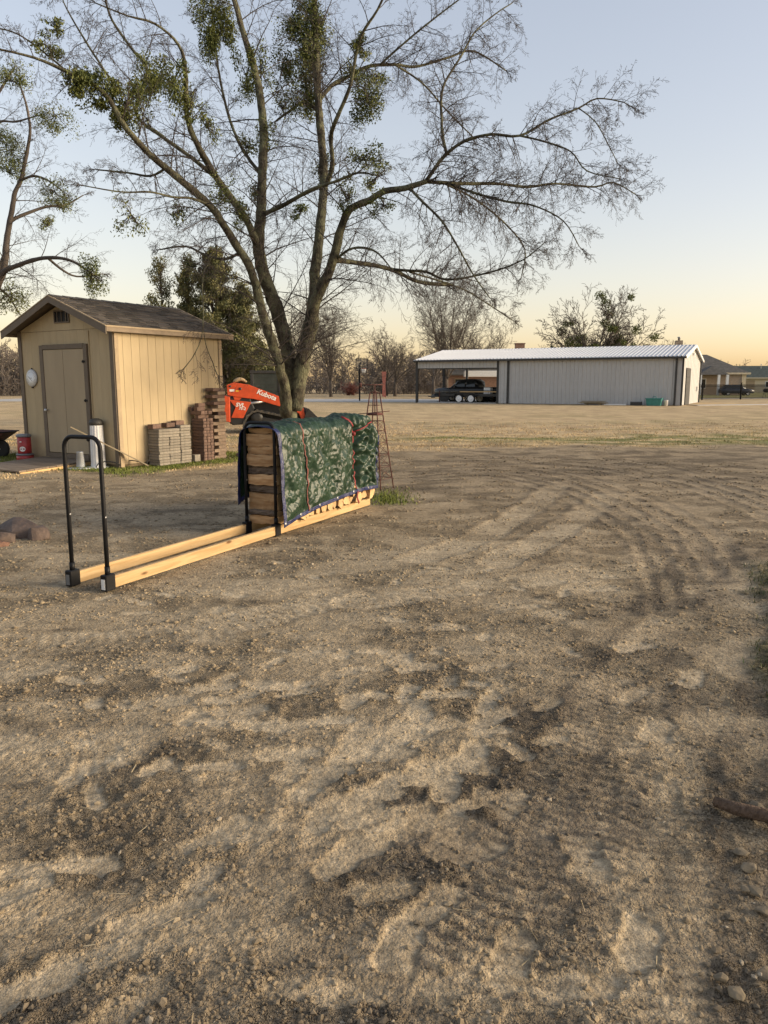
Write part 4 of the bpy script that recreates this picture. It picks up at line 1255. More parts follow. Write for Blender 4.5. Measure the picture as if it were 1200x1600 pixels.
def tarp_section(x):
    k = (x - TX0) / (TX1 - TX0)
    top = 1.115 + .02*math.sin(k*5) + .07*math.exp(-((x-4.25)/.34)**2) - .10*max(0, k-.93)/.07
    zr = np.interp(x, [TX0, 2.6, 3.05, 3.6, 4.2, TX1], [.10, .145, .20, .235, .255, .24])
    zl = np.interp(x, [TX0, 2.5, 3.2, TX1], [.30, .36, .3, .25])
    flare = .02*math.exp(-((x-TX0)/.15)**2)
    bulge = .03*math.exp(-((x-4.4)/.3)**2)
    return [(RW+.055+flare, zl), (RW+.05+flare*.6, .70), (RW+.04, top-.07), (RW-.01, top-.01), (RW*.5, top+.012), (.0, top-.01), (-.06-bulge, top-.06),
            (-.085-bulge*1.2, .72), (-.095, .45), (-.115, zr)]
def build_tarp():
    nx, ns = 230, 200
    xs = np.linspace(TX0, TX1, nx)
    G = np.zeros((nx, ns, 3))
    for i, x in enumerate(xs):
        pts = np.array(tarp_section(x))
        seg = np.r_[0, np.cumsum(np.hypot(*np.diff(pts, axis=0).T))]
        s = np.linspace(0, seg[-1], ns)
        y = np.interp(s, seg, pts[:,0]); z = np.interp(s, seg, pts[:,1])
        G[i,:,0] = x; G[i,:,1] = y; G[i,:,2] = z
    for _ in range(10):    # relax corners across the section
        G[:,1:-1,1:] = .5*G[:,1:-1,1:] + .25*(G[:,:-2,1:] + G[:,2:,1:])
    du = np.gradient(G, axis=0); dv = np.gradient(G, axis=1)
    Nn = np.cross(du, dv); Nn /= np.linalg.norm(Nn, axis=2, keepdims=True) + 1e-9
    # outward: away from the pile's centre line
    cen = np.stack([G[...,0], np.full(G.shape[:2], RW/2), np.full(G.shape[:2], .6)], -1)
    sg = np.sign(((G - cen)*Nn).sum(-1, keepdims=True)); Nn *= sg
    X = G[...,0]; S = np.linspace(0, 2.6, ns)[None, :] + 0*X
    side = np.clip((S - 1.45)/.2, 0, 1)
    rid = lambda a: 1 - np.abs(a)*2
    w = .018*rid(perlin(X*3.0 + S*1.3, S*1.5 - X*.8)) + .014*rid(perlin(X*6.5 - S*2.6 + 7, S*3.0 + X*1.5)) + .010*rid(perlin(X*12 + 3 + S*4, S*7)) + .006*rid(perlin(X*24 - S*9, S*16+9))
    w += .018*np.sin((X*1.0 + .18*np.sin(S*5))*11 + 1.2*perlin(X*2, S*2)) * side*np.clip((S-1.5)/.6, 0, 1)
    w -= .05*np.exp(-((X-2.85)/.035)**2)*side*.6 + .07*np.exp(-((X-4.03 - .05*(S-1.7))/.06)**2)*side
    w += .05*np.exp(-((X-4.28)/.2)**2)*np.clip(1-np.abs(S-1.75)/.35, 0, 1)
    w += .05*np.exp(-((X-4.3)/.35)**2)*(rid(perlin(X*8, S*7+30)) - .5)*side
    ed = np.clip(np.minimum(np.minimum(S, 2.6 - S)/.12, (X - TX0)/.12), 0.25, 1)
    G = G + Nn*(w*ed)[..., None]*1.05
    # far end: the sheet is pulled in
    k = np.clip((X - 4.5)/.25, 0, 1)[..., None]
    i, j = np.meshgrid(np.arange(nx-1), np.arange(ns-1), indexing='ij')
    F = np.stack([i*ns+j, (i+1)*ns+j, (i+1)*ns+j+1, i*ns+j+1], -1)
    root = thing('tarp', 'crinkled green poly tarp with blue hem draped over the firewood', 'tarp', RK_P, RK_A)
    o = npmesh('sheet', G.reshape(-1,3), F.reshape(-1,4), M['tarp'], root, smooth=True)
    sm = o.modifiers.new('s', 'SOLIDIFY'); sm.thickness = .002
    # hem along the near edge and both lower edges
    hemG = G + Nn*.003
    sel = np.zeros((nx-1, ns-1), bool); sel[:5,:] = True; sel[:, :4] = True; sel[:, -4:] = True; sel[-3:, :] = True
    o2 = npmesh('hem', hemG.reshape(-1,3), F[sel], M['hem'], root, smooth=True)
    so = o2.modifiers.new('s', 'SOLIDIFY'); so.thickness = .004; so.offset = 1
    # gathered end cover: closes the far end
    e = MB(); lip = [Vector(G[-1, q]) for q in range(0, ns, 4)]
    c0 = Vector((TX1 + .05, RW/2, .75))
    n = len(lip); rings = 7
    for r_ in range(rings):
        f = r_/(rings-1)
        for q, p in enumerate(lip):
            tgt = Vector((TX1 + .05 - .05*f, RW/2 + (p.y - RW/2)*(1-f), p.z*(1-f*.25) + .02*math.sin(q*1.7)*f*3))
            pp = p.lerp(tgt, f) + Vector((.05*math.sin(f*3.14) + .018*math.sin(q*2.1), 0, 0))
            e.v.append(tuple(pp))
    for r_ in range(rings-1):
        for q in range(n-1):
            e.f.append((r_*n+q, r_*n+q+1, (r_+1)*n+q+1, (r_+1)*n+q)); e.sm.append(True)
    e.build('end_flap', M['tarp'], root)
    for xx in (TX0+.03, 2.7, 3.1, 3.5, 3.95, 4.35):
        i_ = int((xx-TX0)/(TX1-TX0)*(nx-1)); p = Vector(hemG[i_, -4])
        MB().lathe([(.007,-.008),(.016,-.010),(.016,.0),(.007,.0)], 12, (0,0,0), 'Y').build('grommet', M['steel'], root, loc=p + Vector((0,-.004,0)))
    # straps over the tarp
    def strap(xs_, w_, m_, name, label, jlo=8, jhi=ns-1, tail=None, off=.008):
        mb = MB(); row = []
        for j in range(jlo, jhi, 3):
            xx = xs_(j/(ns-1)); i_ = int(round((xx-TX0)/(TX1-TX0)*(nx-1)))
            p = Vector(G[i_, j]) + Vector(Nn[i_, j])*off; tx = Vector((1,0,0))
            row.append((p - tx*w_/2, p + tx*w_/2))
        o0 = len(mb.v)
        for a, b in row: mb.v += [tuple(a), tuple(b)]
        for q in range(len(row)-1):
            mb.f.append((o0+2*q, o0+2*q+1, o0+2*q+3, o0+2*q+2)); mb.sm.append(True)
        ob = mb.build(name, m_, None, loc=RK_P, rz=RK_A)
        s_ = ob.modifiers.new('s','SOLIDIFY'); s_.thickness = .003
        tag(ob, label, 'strap', 'straps over the tarp')
        return ob
    strap(lambda k: 2.86 + .02*math.sin(k*9), .022, M['dull_strap'], 'tie_strap', 'dull red strap running down the middle of the tarp')
    st = thing('tie_strap', 'bright red strap knotted round the far end of the tarp', 'strap', RK_P, RK_A, 'straps over the tarp')
    def surf(x, j, off=.022):
        i_ = int(round((x-TX0)/(TX1-TX0)*(nx-1))); return Vector(G[i_, j]) + Vector(Nn[i_, j])*off
    def ribbon(pts, w_, name):
        mb = MB(); pts = [Vector(p) for p in pts]
        for q, p in enumerate(pts):
            tdir = (pts[min(q+1,len(pts)-1)] - pts[max(q-1,0)]).normalized(); sd = tdir.cross(Vector((0,-1,0))).normalized()
            mb.v += [tuple(p - sd*w_/2), tuple(p + sd*w_/2)]
        for q in range(len(pts)-1): mb.f.append((2*q,2*q+1,2*q+3,2*q+2)); mb.sm.append(True)
        ob = mb.build(name, M['red_strap'], st); s_ = ob.modifiers.new('s','SOLIDIFY'); s_.thickness = .004
    jk = int(ns*.665)
    ribbon([surf(3.88 + .022*q, int(ns*.56 + (jk-ns*.56)*q/7)) for q in range(8)], .024, 'upper_band')
    ribbon([surf(4.04 + .05*q, int(jk - 2 - 1.0*q)) for q in range(9)], .016, 'side_band')
    ribbon([surf(4.03 - .002*q, int(jk + (ns*.97-jk)*q/14)) for q in range(15)], .024, 'hanging_band')
    ribbon([surf(4.02, ns-3) + Vector((0,-.005,-.03*q)) + Vector((-.03*math.sin(q*.8),0,0)) for q in range(6)], .028, 'loose_tail')
    kp = surf(4.035, jk, .02)
    MB().lathe([(.0,-.03),(.022,-.02),(.028,0),(.022,.02),(.0,.03)], 10, kp, 'Y').build('knot', M['red_strap'], st)
build_tarp()

# ------------------------------------------------------------------ garden windmill
M['rust'] = mat('red rust', (.085,.030,.022), .85, var=.45, scale=25, bump=.3)
M['vane_red'] = mat('faded red vane', (.17,.055,.045), .75, var=.3, scale=12)
def build_windmill():
    t = thing('garden_windmill', 'rusty red metal garden windmill tower without blades beside the wood pile', 'windmill', (-.135, 11.52, 0), 0)
    a0 = R(17); H_ = 1.43
    ft = [(.293*math.cos(a0+k*math.pi/2), .293*math.sin(a0+k*math.pi/2)) for k in range(4)]
    tp = [(.075*math.cos(a0+k*math.pi/2), .075*math.sin(a0+k*math.pi/2)) for k in range(4)]
    def lp(k, z): 
        f = z/H_; return Vector((ft[k%4][0]*(1-f)+tp[k%4][0]*f, ft[k%4][1]*(1-f)+tp[k%4][1]*f, z))
    for k in range(4):
        MB().tube([lp(k,-.03), lp(k,.7), lp(k,H_)], .0095, 6).build('leg', M['rust'], t)
    lv = [.16,.34,.52,.70,.87,1.02]
    for z in lv + [1.25]:
        for k in range(4):
            MB().tube([lp(k,z), lp(k+1,z)], .0045, 5).build('cross_bar', M['rust'], t)
    for i in range(len(lv)-1):
        for k in range(4):
            MB().tube([lp(k,lv[i]), lp(k+1,lv[i+1])], .0032, 4).build('brace', M['rust'], t)
            MB().tube([lp(k+1,lv[i]), lp(k,lv[i+1])], .0032, 4).build('brace', M['rust'], t)
    p = MB(); p.lathe([(.10,1.10),(.125,1.105),(.125,1.135),(.10,1.14)], 4, (0,0,0)); 
    p.build('platform', M['rust'], t)
    MB().tube([(-.25,.05,1.118),(.22,-.02,1.165)], .006, 5).build('rod', M['rust'], t)
    MB().tube([(0,0,1.1),(0,0,1.56)], .008, 6).build('mast', M['rust'], t)
    for k in range(4): MB().tube([lp(k,H_), (0,0,H_+.02)], .006, 5).build('top_bar', M['rust'], t)
    MB().tube([(-.21,-.03,1.545),(.13,.05,1.55)], .008, 6).build('boom', M['rust'], t)
    v = MB(); v.prism([(-.036,.19),(.036,.19),(.02,.0),(.032,-.19),(-.03,-.17),(-.02,0)], -.004, .004, 'XZ')
    o = v.build('tail_vane', M['vane_red'], t, loc=(.135,.05,1.55), rz=R(10))
    MB().lathe([(.0,-.02),(.03,-.02),(.03,.02),(.0,.02)], 10, (-.21,-.03,1.545), 'X').build('hub', M['rust'], t)
build_windmill()
# ------------------------------------------------------------------ lettering helper
def lettering(text, size, m, parent, mtx, name='lettering', bold=.012, shear=0, depth=.003):
    cu = bpy.data.curves.new(name, 'FONT'); cu.body = text; cu.size = size; cu.extrude = depth; cu.offset = bold*size; cu.shear = shear
    cu.align_x = 'LEFT'; cu.align_y = 'BOTTOM'
    tmp = bpy.data.objects.new('tmp_text', cu); COL.objects.link(tmp)
    dg = bpy.context.evaluated_depsgraph_get(); dg.update()
    me = bpy.data.meshes.new_from_object(tmp.evaluated_get(dg)); me.name = name
    bpy.data.objects.remove(tmp); bpy.data.curves.remove(cu)
    me.materials.clear(); me.materials.append(m)
    o = bpy.data.objects.new(name, me); COL.objects.link(o); o.parent = parent
    o.matrix_local = mtx
    return o

# ------------------------------------------------------------------ compact track loader
M['orange'] = mat('orange paint', (.54,.068,.016), .5, var=.14, scale=5, bump=.05)
M['cab_glass'] = mat('cab glass', (.045,.055,.052), .12, bump=0)
M['cab_grey'] = mat('cab grey', (.022,.023,.024), .6, var=.2)
M['track'] = mat('rubber track', (.03,.03,.028), .9, col2=(.10,.085,.065), scale=10, bump=.4)
M['hydraulic'] = mat('hydraulic black', (.02,.02,.02), .5)
M['decal'] = mat('white decal', (.75,.74,.72), .5, var=.05)
M['yellow'] = mat('yellow decal', (.62,.33,.03), .5)
M['canvas'] = mat('tan canvas', (.36,.26,.15), .9, scale=15, bump=.6)
def build_loader():
    org = Vector((-5.24, 25.5, 0)); rz = R(10)
    t = thing('track_loader', 'orange and black compact track loader parked behind the tree', 'loader', org, rz); t.scale = (1.03, 1.0, 1.0)
    yr, yl = -.85, .85
    # chassis and engine cover
    mb = MB(); mb.prism([(.10,.42),(.25,.26),(.62,.28),(.9,.35),(2.3,.35),(2.45,.6),(2.3,1.0),(1.6,1.05),(.9,1.15),(.14,1.15)], -.55, .55, 'XZ')
    mb.build('chassis', M['hydraulic'], t)
    mb = MB(); mb.prism([(.13,.40),(.28,.27),(.60,.30),(.95,.80),(.80,1.15),(.14,1.15)], yr+.02, yl-.02, 'XZ')
    mb.build('engine_cover', M['hydraulic'], t, bevel=.03)
    mb = MB(); mb.prism([(0,.40),(.19,.36),(.20,1.16),(.0,1.20)], yr-.02, yl+.02, 'XZ')
    mb.build('rear_guard', M['orange'], t, bevel=.02)
    mb = MB(); mb.prism([(.17,1.08),(.84,1.00),(.58,.49),(.22,.51),(.36,.84)], yr-.012, yr+.04, 'XZ')
    pn = mb.build('side_panel', M['orange'], t, bevel=.008)
    mb = MB(); mb.prism([(.17,1.08),(.84,1.00),(.58,.49),(.22,.51),(.36,.84)], yl-.04, yl+.012, 'XZ')
    mb.build('side_panel', M['orange'], t, bevel=.008)
    RX = Matrix.Rotation(math.pi/2, 4, 'X')
    tilt = Matrix.Rotation(R(-5), 4, 'Y').inverted()
    lettering('SVL', .17, M['decal'], pn, Matrix.Translation((.36, yr-.016, .835)) @ Matrix.Rotation(R(5),4,'Y') @ RX, bold=.03, shear=.2)
    lettering('75-2', .115, M['decal'], pn, Matrix.Translation((.45, yr-.016, .745)) @ Matrix.Rotation(R(5),4,'Y') @ RX, bold=.03, shear=.2)
    # lift arms with lettering
    arm_poly = [(.13,1.22),(.11,1.54),(.33,1.62),(.78,1.55),(1.75,1.16),(2.25,.95),(2.46,.78),(2.56,.30),(2.44,.26),(2.32,.62),(2.15,.74),(1.75,.85),(.93,1.10),(.55,1.14)]
    for (a, b) in ((yr-.02, yr+.10), (yl-.10, yl+.02)):
        mb = MB(); mb.prism(arm_poly, a, b, 'XZ')
        arm = mb.build('lift_arm', M['orange'], t, bevel=.012)
        y = a - .003 if a < 0 else b + .003
        for (x, z, r_) in ((.22,1.50,.035),(.52,1.42,.045)):
            pm = MB(); pm.lathe([(.0,-.012),(r_,-.012),(r_,.012),(.0,.012)], 12, (x, y, z), 'Y'); pm.build('pivot_pin', M['hydraulic'], arm)
        if a < 0:
            sl = math.atan2(1.55-1.16, 1.75-.78)
            lettering('Kubota', .21, M['decal'], arm, Matrix.Translation((.99, yr-.0245, 1.24)) @ Matrix.Rotation(sl,4,'Y') @ RX, bold=.028, shear=.12)
            MB().box((.27,yr-.022,1.37),(.15,.004,.07)).build('decal_plate', M['decal'], arm)
            MB().box((.43,yr-.022,1.35),(.09,.004,.05)).build('decal_plate', M['yellow'], arm)
        mb = MB(); mb.prism([(.30,1.19),(.62,1.20),(.48,1.06),(.33,1.08)], a+.02, b-.02, 'XZ'); mb.build('arm_link', M['orange'], t)
        yy = (a+b)/2
        MB().tube([(.55,yy,.92),(1.25,yy,1.03)], .045, 10).tube([(1.25,yy,1.03),(1.8,yy,1.02)], .025, 10).build('lift_cylinder', M['steel'], t)
    # cab
    mb = MB(); 
    fr = lambda x0,x1,y0,y1,z0,z1: mb.box(((x0+x1)/2,(y0+y1)/2,(z0+z1)/2),(x1-x0,y1-y0,z1-z0))
    cx0, cx1, cy0, cy1, cz0, cz1 = .84, 1.78, -.46, .46, 1.0, 2.0
    fr(cx0-.02,cx1+.04,cy0-.02,cy1+.02,cz1-.09,cz1)
    fr(cx0,cx1,cy0,cy1,cz0-.1,cz0+.28)
    for x in (cx0, cx1-.08):
        for y in (cy0, cy1-.08): fr(x, x+.09, y, y+.08, cz0+.28, cz1-.09)
    cab = mb.build('cab', M['cab_grey'], t, bevel=.012)
    for y in (cy0+.03, cy1-.035):
        MB().box(((cx0+cx1)/2, y, 1.6),(cx1-cx0-.17,.01,.62)).build('side_window', M['cab_glass'], cab)
        for k in range(5):
            MB().box(((cx0+cx1)/2, y-.012, 1.36+.11*k),(cx1-cx0-.17,.008,.012)).build('window_guard', M['cab_grey'], cab)
    MB().box((cx0+.03,0,1.6),(.01,cy1-cy0-.18,.62)).build('rear_window', M['glass'], cab)
    MB().box((cx1-.03,0,1.6),(.01,cy1-cy0-.18,.62)).build('front_window', M['glass'], cab)
    MB().box((1.2,-.05,1.32),(.4,.45,.12),bev=.03).box((1.02,-.05,1.55),(.12,.42,.5),bev=.03).build('seat', M['grey_lid'], cab)
    MB().tube([(.75,.3,1.15),(.75,.3,1.55)], .03, 8).build('exhaust', M['hydraulic'], t)
    # canvas roll lying on the arm
    pts = [(.32+.05*k, yr+.04, 1.63+.09*math.sin(k/8*3.14)) for k in range(9)]
    MB().tube(pts, [.03,.05,.06,.06,.06,.055,.05,.04,.03], 8).build('hose_bundle', M['canvas'], t)
    # tracks: raised rear sprocket, long flat run on the ground
    loop = [(.62,.10),(.56,.28),(.70,.56),(.86,.70),(1.02,.74),(1.16,.71),(1.9,.55),(2.2,.45),(2.34,.28),(2.30,.10),(2.15,.02),(1.4,.0),(.8,.01)]
    for (a, b) in ((yr-.01, yr+.33), (yl-.33, yl+.01)):
        mb = MB(); n = len(loop); P = []
        # resample the loop into links
        pts = [Vector((x,0,z)) for x,z in loop]; tot = []; 
        for k in range(n):
            p, q = pts[k], pts[(k+1)%n]; m_ = max(2, int((q-p).length/.09))
            for i in range(m_): tot.append(p.lerp(q, i/m_))
        cen = Vector((1.4,0,.35)); N_ = len(tot)
        for k, p in enumerate(tot):
            tg = (tot[(k+1)%N_] - tot[k-1]).normalized(); nr = Vector((tg.z,0,-tg.x))
            if nr.dot(p-cen) < 0: nr = -nr
            h = .03 if k%2 else .0
            P += [(p+nr*h)+Vector((0,a,0)), (p+nr*h)+Vector((0,b,0)), (p-nr*.05)+Vector((0,b,0)), (p-nr*.05)+Vector((0,a,0))]
        F = []
        for k in range(N_):
            o_, e_ = k*4, ((k+1)%N_)*4
            for s_ in range(4): F.append((o_+s_, o_+(s_+1)%4, e_+(s_+1)%4, e_+s_))
        mb.add(P, F)
        tr = mb.build('track', M['track'], t)
        ym = (a+b)/2
        for (x,z,r_) in ((1.0,.52,.19),(.78,.2,.12),(2.16,.24,.17),(1.05,.12,.09),(1.3,.12,.09),(1.55,.12,.09),(1.8,.12,.09)):
            w = MB(); w.lathe([(r_*.4,-.13),(r_,-.12),(r_,.12),(r_*.4,.13)], 16, (x,ym,z), 'Y'); w.build('roller', M['hydraulic'], tr)
        s_ = MB(); s_.prism([(.75,.18),(1.0,.56),(2.1,.34),(2.2,.16)], ym-.1, ym+.1, 'XZ'); s_.build('undercarriage', M['hydraulic'], tr)
    # bucket
    mb = MB(); mb.prism([(2.5,.05),(3.25,.03),(3.28,.06),(2.62,.14),(2.55,.45),(2.62,.78),(2.56,.80),(2.46,.45)], -.95, .95, 'XZ'); bk = mb.build('bucket', M['hydraulic'], t)
    for y in (-.96, .93):
        mb = MB(); mb.prism([(2.5,.05),(3.25,.04),(3.1,.30),(2.62,.78),(2.5,.6)], y, y+.03, 'XZ'); mb.build('bucket_side', M['hydraulic'], bk)
    return t
build_loader()
# ------------------------------------------------------------------ metal barn with open carport
BN_P = Vector((21.947, 57.533, 0)); BN_A = 2.657 - math.pi
BL, BW, BH, BR = 21.745, 11.774, 3.615, 4.62
def bnw(x, y, z=0):
    ca, sa = math.cos(BN_A), math.sin(BN_A)
    return Vector((BN_P.x + ca*x - sa*y, BN_P.y + sa*x + ca*y, z))
M['barn_wall'] = mat('barn steel', (.44,.442,.44), .55, .0, var=.05, scale=2, bump=.03, rand=.025)
M['barn_roof'] = mat('galvalume roof', (.57,.58,.60), .40, .3, var=.05, scale=2, bump=.02)
M['barn_trim'] = mat('charcoal trim', (.04,.039,.037), .75, var=.1)
M['barn_inside'] = mat('bare purlin steel', (.12,.12,.125), .6)
def ribbed(w, h, name):
    """wall sheet in local XZ, ribs facing -Y, two or three ribs"""
    n = max(1, round(w/.32)); st = w/n; prof = []
    for k in range(n):
        x = k*st
        prof += [(x,0),(x+st*.68,0),(x+st*.73,-.07),(x+st*.86,-.07),(x+st*.96,0)]
    prof.append((w,0)); V = []; F = []
    for x, y in prof: V += [(x,y,0),(x,y,h)]
    for i in range(len(prof)-1): F.append((2*i,2*i+2,2*i+3,2*i+1))
    mb = MB(); mb.add(V, F)
    o = mb.build(name, None); me = o.data; bpy.data.objects.remove(o)
    return me
def build_barn():
    t = thing('metal_barn', 'long grey metal barn with pale ribbed roof and open carport end', 'barn', BN_P, BN_A)
    def sheets(x0, x1, y, z0, z1, along='x', m='barn_wall', name='wall_panel', sw=.96):
        L_ = x1 - x0; n = max(1, round(L_/sw)); w = L_/n
        me = ribbed(w, z1 - z0, name); me.materials.clear(); me.materials.append(M[m])
        for k in range(n):
            o = bpy.data.objects.new(name, me); COL.objects.link(o); o.parent = t
            if along == 'x': o.location = (x0 + k*w, y, z0)
            else: o.location = (y, x0 + k*w, z0); o.rotation_euler = (0,0,math.pi/2)
            sd = o.modifiers.new('s','SOLIDIFY'); sd.thickness = .006; sd.offset = 0
    xp = -14.3; XL = -BL
    sheets(xp, 0, 0, .03, BH-.03)                     # front wall
    sheets(XL+.15, xp, 0, 2.93, BH-.03, name='header_panel')
    # gable end on the right: sheets cut to the slope
    n = 12; w = BW/n
    zr = lambda y: BH + (BR-BH)*(1-abs(y-BW/2)/(BW/2)) - .05
    for k in range(n):
        a, b = k*w, (k+1)*w
        mb = MB()
        for (p, q, xo) in ((a+.0, a+w*.45, .0),(a+w*.45, a+w*.55, .035),(a+w*.55, b, .0)):
            mb.add([(xo,p,.03),(xo,q,.03),(xo,q,zr(q)),(xo,p,zr(p))], [(0,1,2,3)])
        mb.build('gable_panel', M['barn_wall'], t)
    # partition, back wall
    MB().box((xp+.05, BW/2, BH/2), (.06, BW-.1, BH-.1)).build('partition', M['barn_wall'], t)
    MB().box((xp/2, BW-.04, BH/2), (-xp-.1, .06, BH-.1)).build('back_wall', M['barn_wall'], t)
    # carport posts and beams
    for (x, y) in ((XL+.15,.06),(XL+.15,BW-.1),(XL+.15,BW/2)):
        MB().box((x,y,(BH-.1)/2),(.2,.16,BH-.1)).build('post', M['barn_trim'], t)
    MB().box(((XL+xp)/2,.12,2.90),(xp-XL,.12,.10)).build('header_trim', M['barn_trim'], t)
    MB().box(((XL+xp)/2,BW-.1,BH-.25),(xp-XL,.15,.3)).build('beam', M['barn_inside'], t)
    for x in (-20,-18,-16):
        for s in (0,1):
            y0, y1 = (.2, BW/2) if s == 0 else (BW-.2, BW/2)
            MB().tube([(x,y0,BH-.22),(x,y1,BR-.26)], .07, 4).build('rafter', M['barn_inside'], t)
    MB().box((xp+.06,-.045,1.78),(.16,.07,3.5)).build('corner_trim', M['barn_trim'], t)
    MB().box((xp+.95,-.06,1.78),(.17,.09,3.52)).build('downspout', M['barn_trim'], t)
    MB().box((.03,-.02,1.78),(.14,.12,3.52)).build('corner_trim', M['barn_trim'], t)
    MB().box((-.42,-.10,1.75),(.14,.12,3.5)).build('downspout', M['barn_trim'], t)
    MB().box((-.42,-.22,.08),(.16,.28,.10)).build('downspout_foot', M['barn_trim'], t)
    MB().box((.04,BW-.05,1.78),(.14,.12,3.5)).build('corner_trim', M['barn_trim'], t)
    # roof sheets with ribs
    for s in (0,1):
        x = XL-.1; n = 25; w = (BL+.35)/n
        Ls = math.hypot(BW/2+.25, (BR-BH)*(1+.25/(BW/2)))
        sl = math.atan2(BR-BH, BW/2)
        me = ribbed(w, Ls, 'roof_panel'); me.materials.clear(); me.materials.append(M['barn_roof'])
        for k in range(n):
            o = bpy.data.objects.new('roof_panel', me); COL.objects.link(o); o.parent = t
            # sheet's own z runs up the slope
            if s == 0:
                o.matrix_local = Matrix.Translation((x+k*w, -.25, BH-.25*math.tan(sl)+.02)) @ Matrix.Rotation(-(math.pi/2-sl), 4, 'X')
            else:
                o.matrix_local = Matrix.Translation((x+(k+1)*w, BW+.25, BH-.25*math.tan(sl)+.02)) @ Matrix.Rotation(math.pi,4,'Z') @ Matrix.Rotation(-(math.pi/2-sl), 4, 'X')
            sd = o.modifiers.new('s','SOLIDIFY'); sd.thickness = .012; sd.offset = -1
    MB().box((-BL/2+.08,-.31,BH-.10),(BL+.36,.12,.14)).build('gutter', M['barn_trim'], t)
    MB().add([(XL-.1,BW/2-.2,BR+.01),(.25,BW/2-.2,BR+.01),(.25,BW/2,BR+.075),(XL-.1,BW/2,BR+.075),(.25,BW/2+.2,BR+.01),(XL-.1,BW/2+.2,BR+.01)],[(0,1,2,3),(3,2,4,5)]).build('ridge_cap', M['barn_roof'], t)
    for xx in (.26, XL-.11):
        for s in (0,1):
            Y = lambda y: y if s == 0 else BW-y
            mb = MB(); mb.prism([(Y(-.28),BH-.20),(Y(BW/2),BR-.12),(Y(BW/2),BR+.06),(Y(-.28),BH-.02)], xx-.02, xx+.02, 'YZ'); mb.build('rake_trim', M['white'] if xx > 0 else M['barn_trim'], t)
    d = MB(); d.box((.05,3.3,1.42),(.05,2.5,2.78)); dr = d.build('door', M['barn_trim'], t)
    for k in range(6): MB().box((.078,3.3,.3+.46*k),(.006,2.4,.02)).build('door_slat', M['black_metal'], dr)
    MB().box((.08,5.9,3.95),(.14,.5,.14)).build('wall_light', M['white'], t)
    MB().box((.08,9.8,1.2),(.12,.3,.4)).build('meter_box', M['white'], t)
    sl_ = MB(); sl_.box(((XL+xp)/2,BW/2,.03),(xp-XL+.2,BW,.06)); sl_.build('slab', M['concrete'], t)
build_barn()

def at_barn(name, label, cat, x, y, rz=0, group=None, z=0):
    return thing(name, label, cat, bnw(x, y, z), BN_A + rz, group)
# things along the front wall
t = at_barn('timber_pile', 'low pile of weathered boards on the ground against the barn wall', 'boards', -6.2, -.8)
r_ = random.Random(2)
for k in range(9):
    MB().box((r_.uniform(-.3,.3), r_.uniform(-.2,.2), .10+.05*(k//2)), (r_.uniform(1.3,2.1),.16,.04), rz=r_.uniform(-.12,.12)).build('board', M['old_board'], t)
for s in (-.5,.5): MB().box((s,0,.04),(.1,.7,.08)).build('bearer', M['old_board'], t)
t = at_barn('storage_bin', 'teal plastic storage bin standing by the barn corner', 'bin', -1.75, -.75)
mt = mat('teal plastic', (.035,.19,.17), .5)
mb = MB(); mb.add([(-.5,-.3,.0),(.5,-.3,.0),(.5,.3,.0),(-.5,.3,.0),(-.56,-.36,.5),(.56,-.36,.5),(.56,.36,.5),(-.56,.36,.5)],[(0,3,2,1),(4,5,6,7),(0,1,5,4),(1,2,6,5),(2,3,7,6),(3,0,4,7)]); mb.build('body', mt, t, bevel=.03)
MB().box((0,0,.53),(1.2,.78,.07),bev=.02).build('lid', mt, t)
MB().tube([(-.1,-.2,.56),(-.05,-.2,.68),(.12,-.2,.68),(.17,-.2,.56)], .025, 6).build('handle', mt, t)
t = at_barn('bucket', 'white plastic bucket between the teal bin and barn corner', 'bucket', -.95, -.6)
MB().lathe([(.13,0),(.16,.4),(.17,.41),(.15,.42)], 16).build('body', M['white'], t)
MB().tube([(-.16,0,.38),(-.1,-.1,.2),(.1,-.1,.2),(.16,0,.38)], .008, 5).build('handle', M['steel'], t)
t = at_barn('tool_box', 'small dark box on the ground left of the teal bin', 'box', -3.05, -.7)
MB().box((0,0,.13),(.8,.4,.24),bev=.02).build('body', M['barn_trim'], t); MB().box((0,0,.27),(.84,.44,.05),bev=.02).build('lid', M['grey_lid'], t)
o = MB().box((0,0,.06),(1.6,.2,.08)).build('plank', M['white']); o.location = bnw(-4.6,-.7); o.rotation_euler = (0,0,BN_A+.05); tag(o, 'pale plank lying at the foot of the barn wall', 'plank')

# ------------------------------------------------------------------ vehicles
M['rim_white'] = mat('white steel rim', (.75,.75,.74), .5, var=.05)
def wheel(parent, x, y, r_, w_, rim_m, name='wheel', ratio=.62):
    mb = MB(); mb.lathe([(r_*ratio,-w_/2),(r_*.94,-w_/2),(r_,-w_/2+.03),(r_,w_/2-.03),(r_*.94,w_/2),(r_*ratio,w_/2),(r_*ratio,-w_/2)], 24, (0,0,0), 'Y', cap=False)
    wh = mb.build(name, M['dark'], parent, loc=(x,y,r_))
    rm = MB(); rm.lathe([(.0,-w_*.42),(r_*.2,-w_*.46),(r_*.26,-w_*.36),(r_*.55,-w_*.33),(r_*ratio*1.01,-w_*.49),(r_*ratio*1.01,w_*.49),(r_*ratio*.8,w_*.4),(r_*.25,w_*.36),(r_*.2,w_*.5),(.0,w_*.5)], 24, (0,0,0), 'Y')
    rm.build('rim', rim_m, wh)
    return wh
M['carblack'] = mat('black car paint', (.012,.012,.014), .22, var=.1, bump=0, spec=.6)
M['rim'] = mat('silver rim', (.5,.5,.5), .35, .6)
M['lamp'] = mat('lamp lens', (.55,.55,.55), .2)
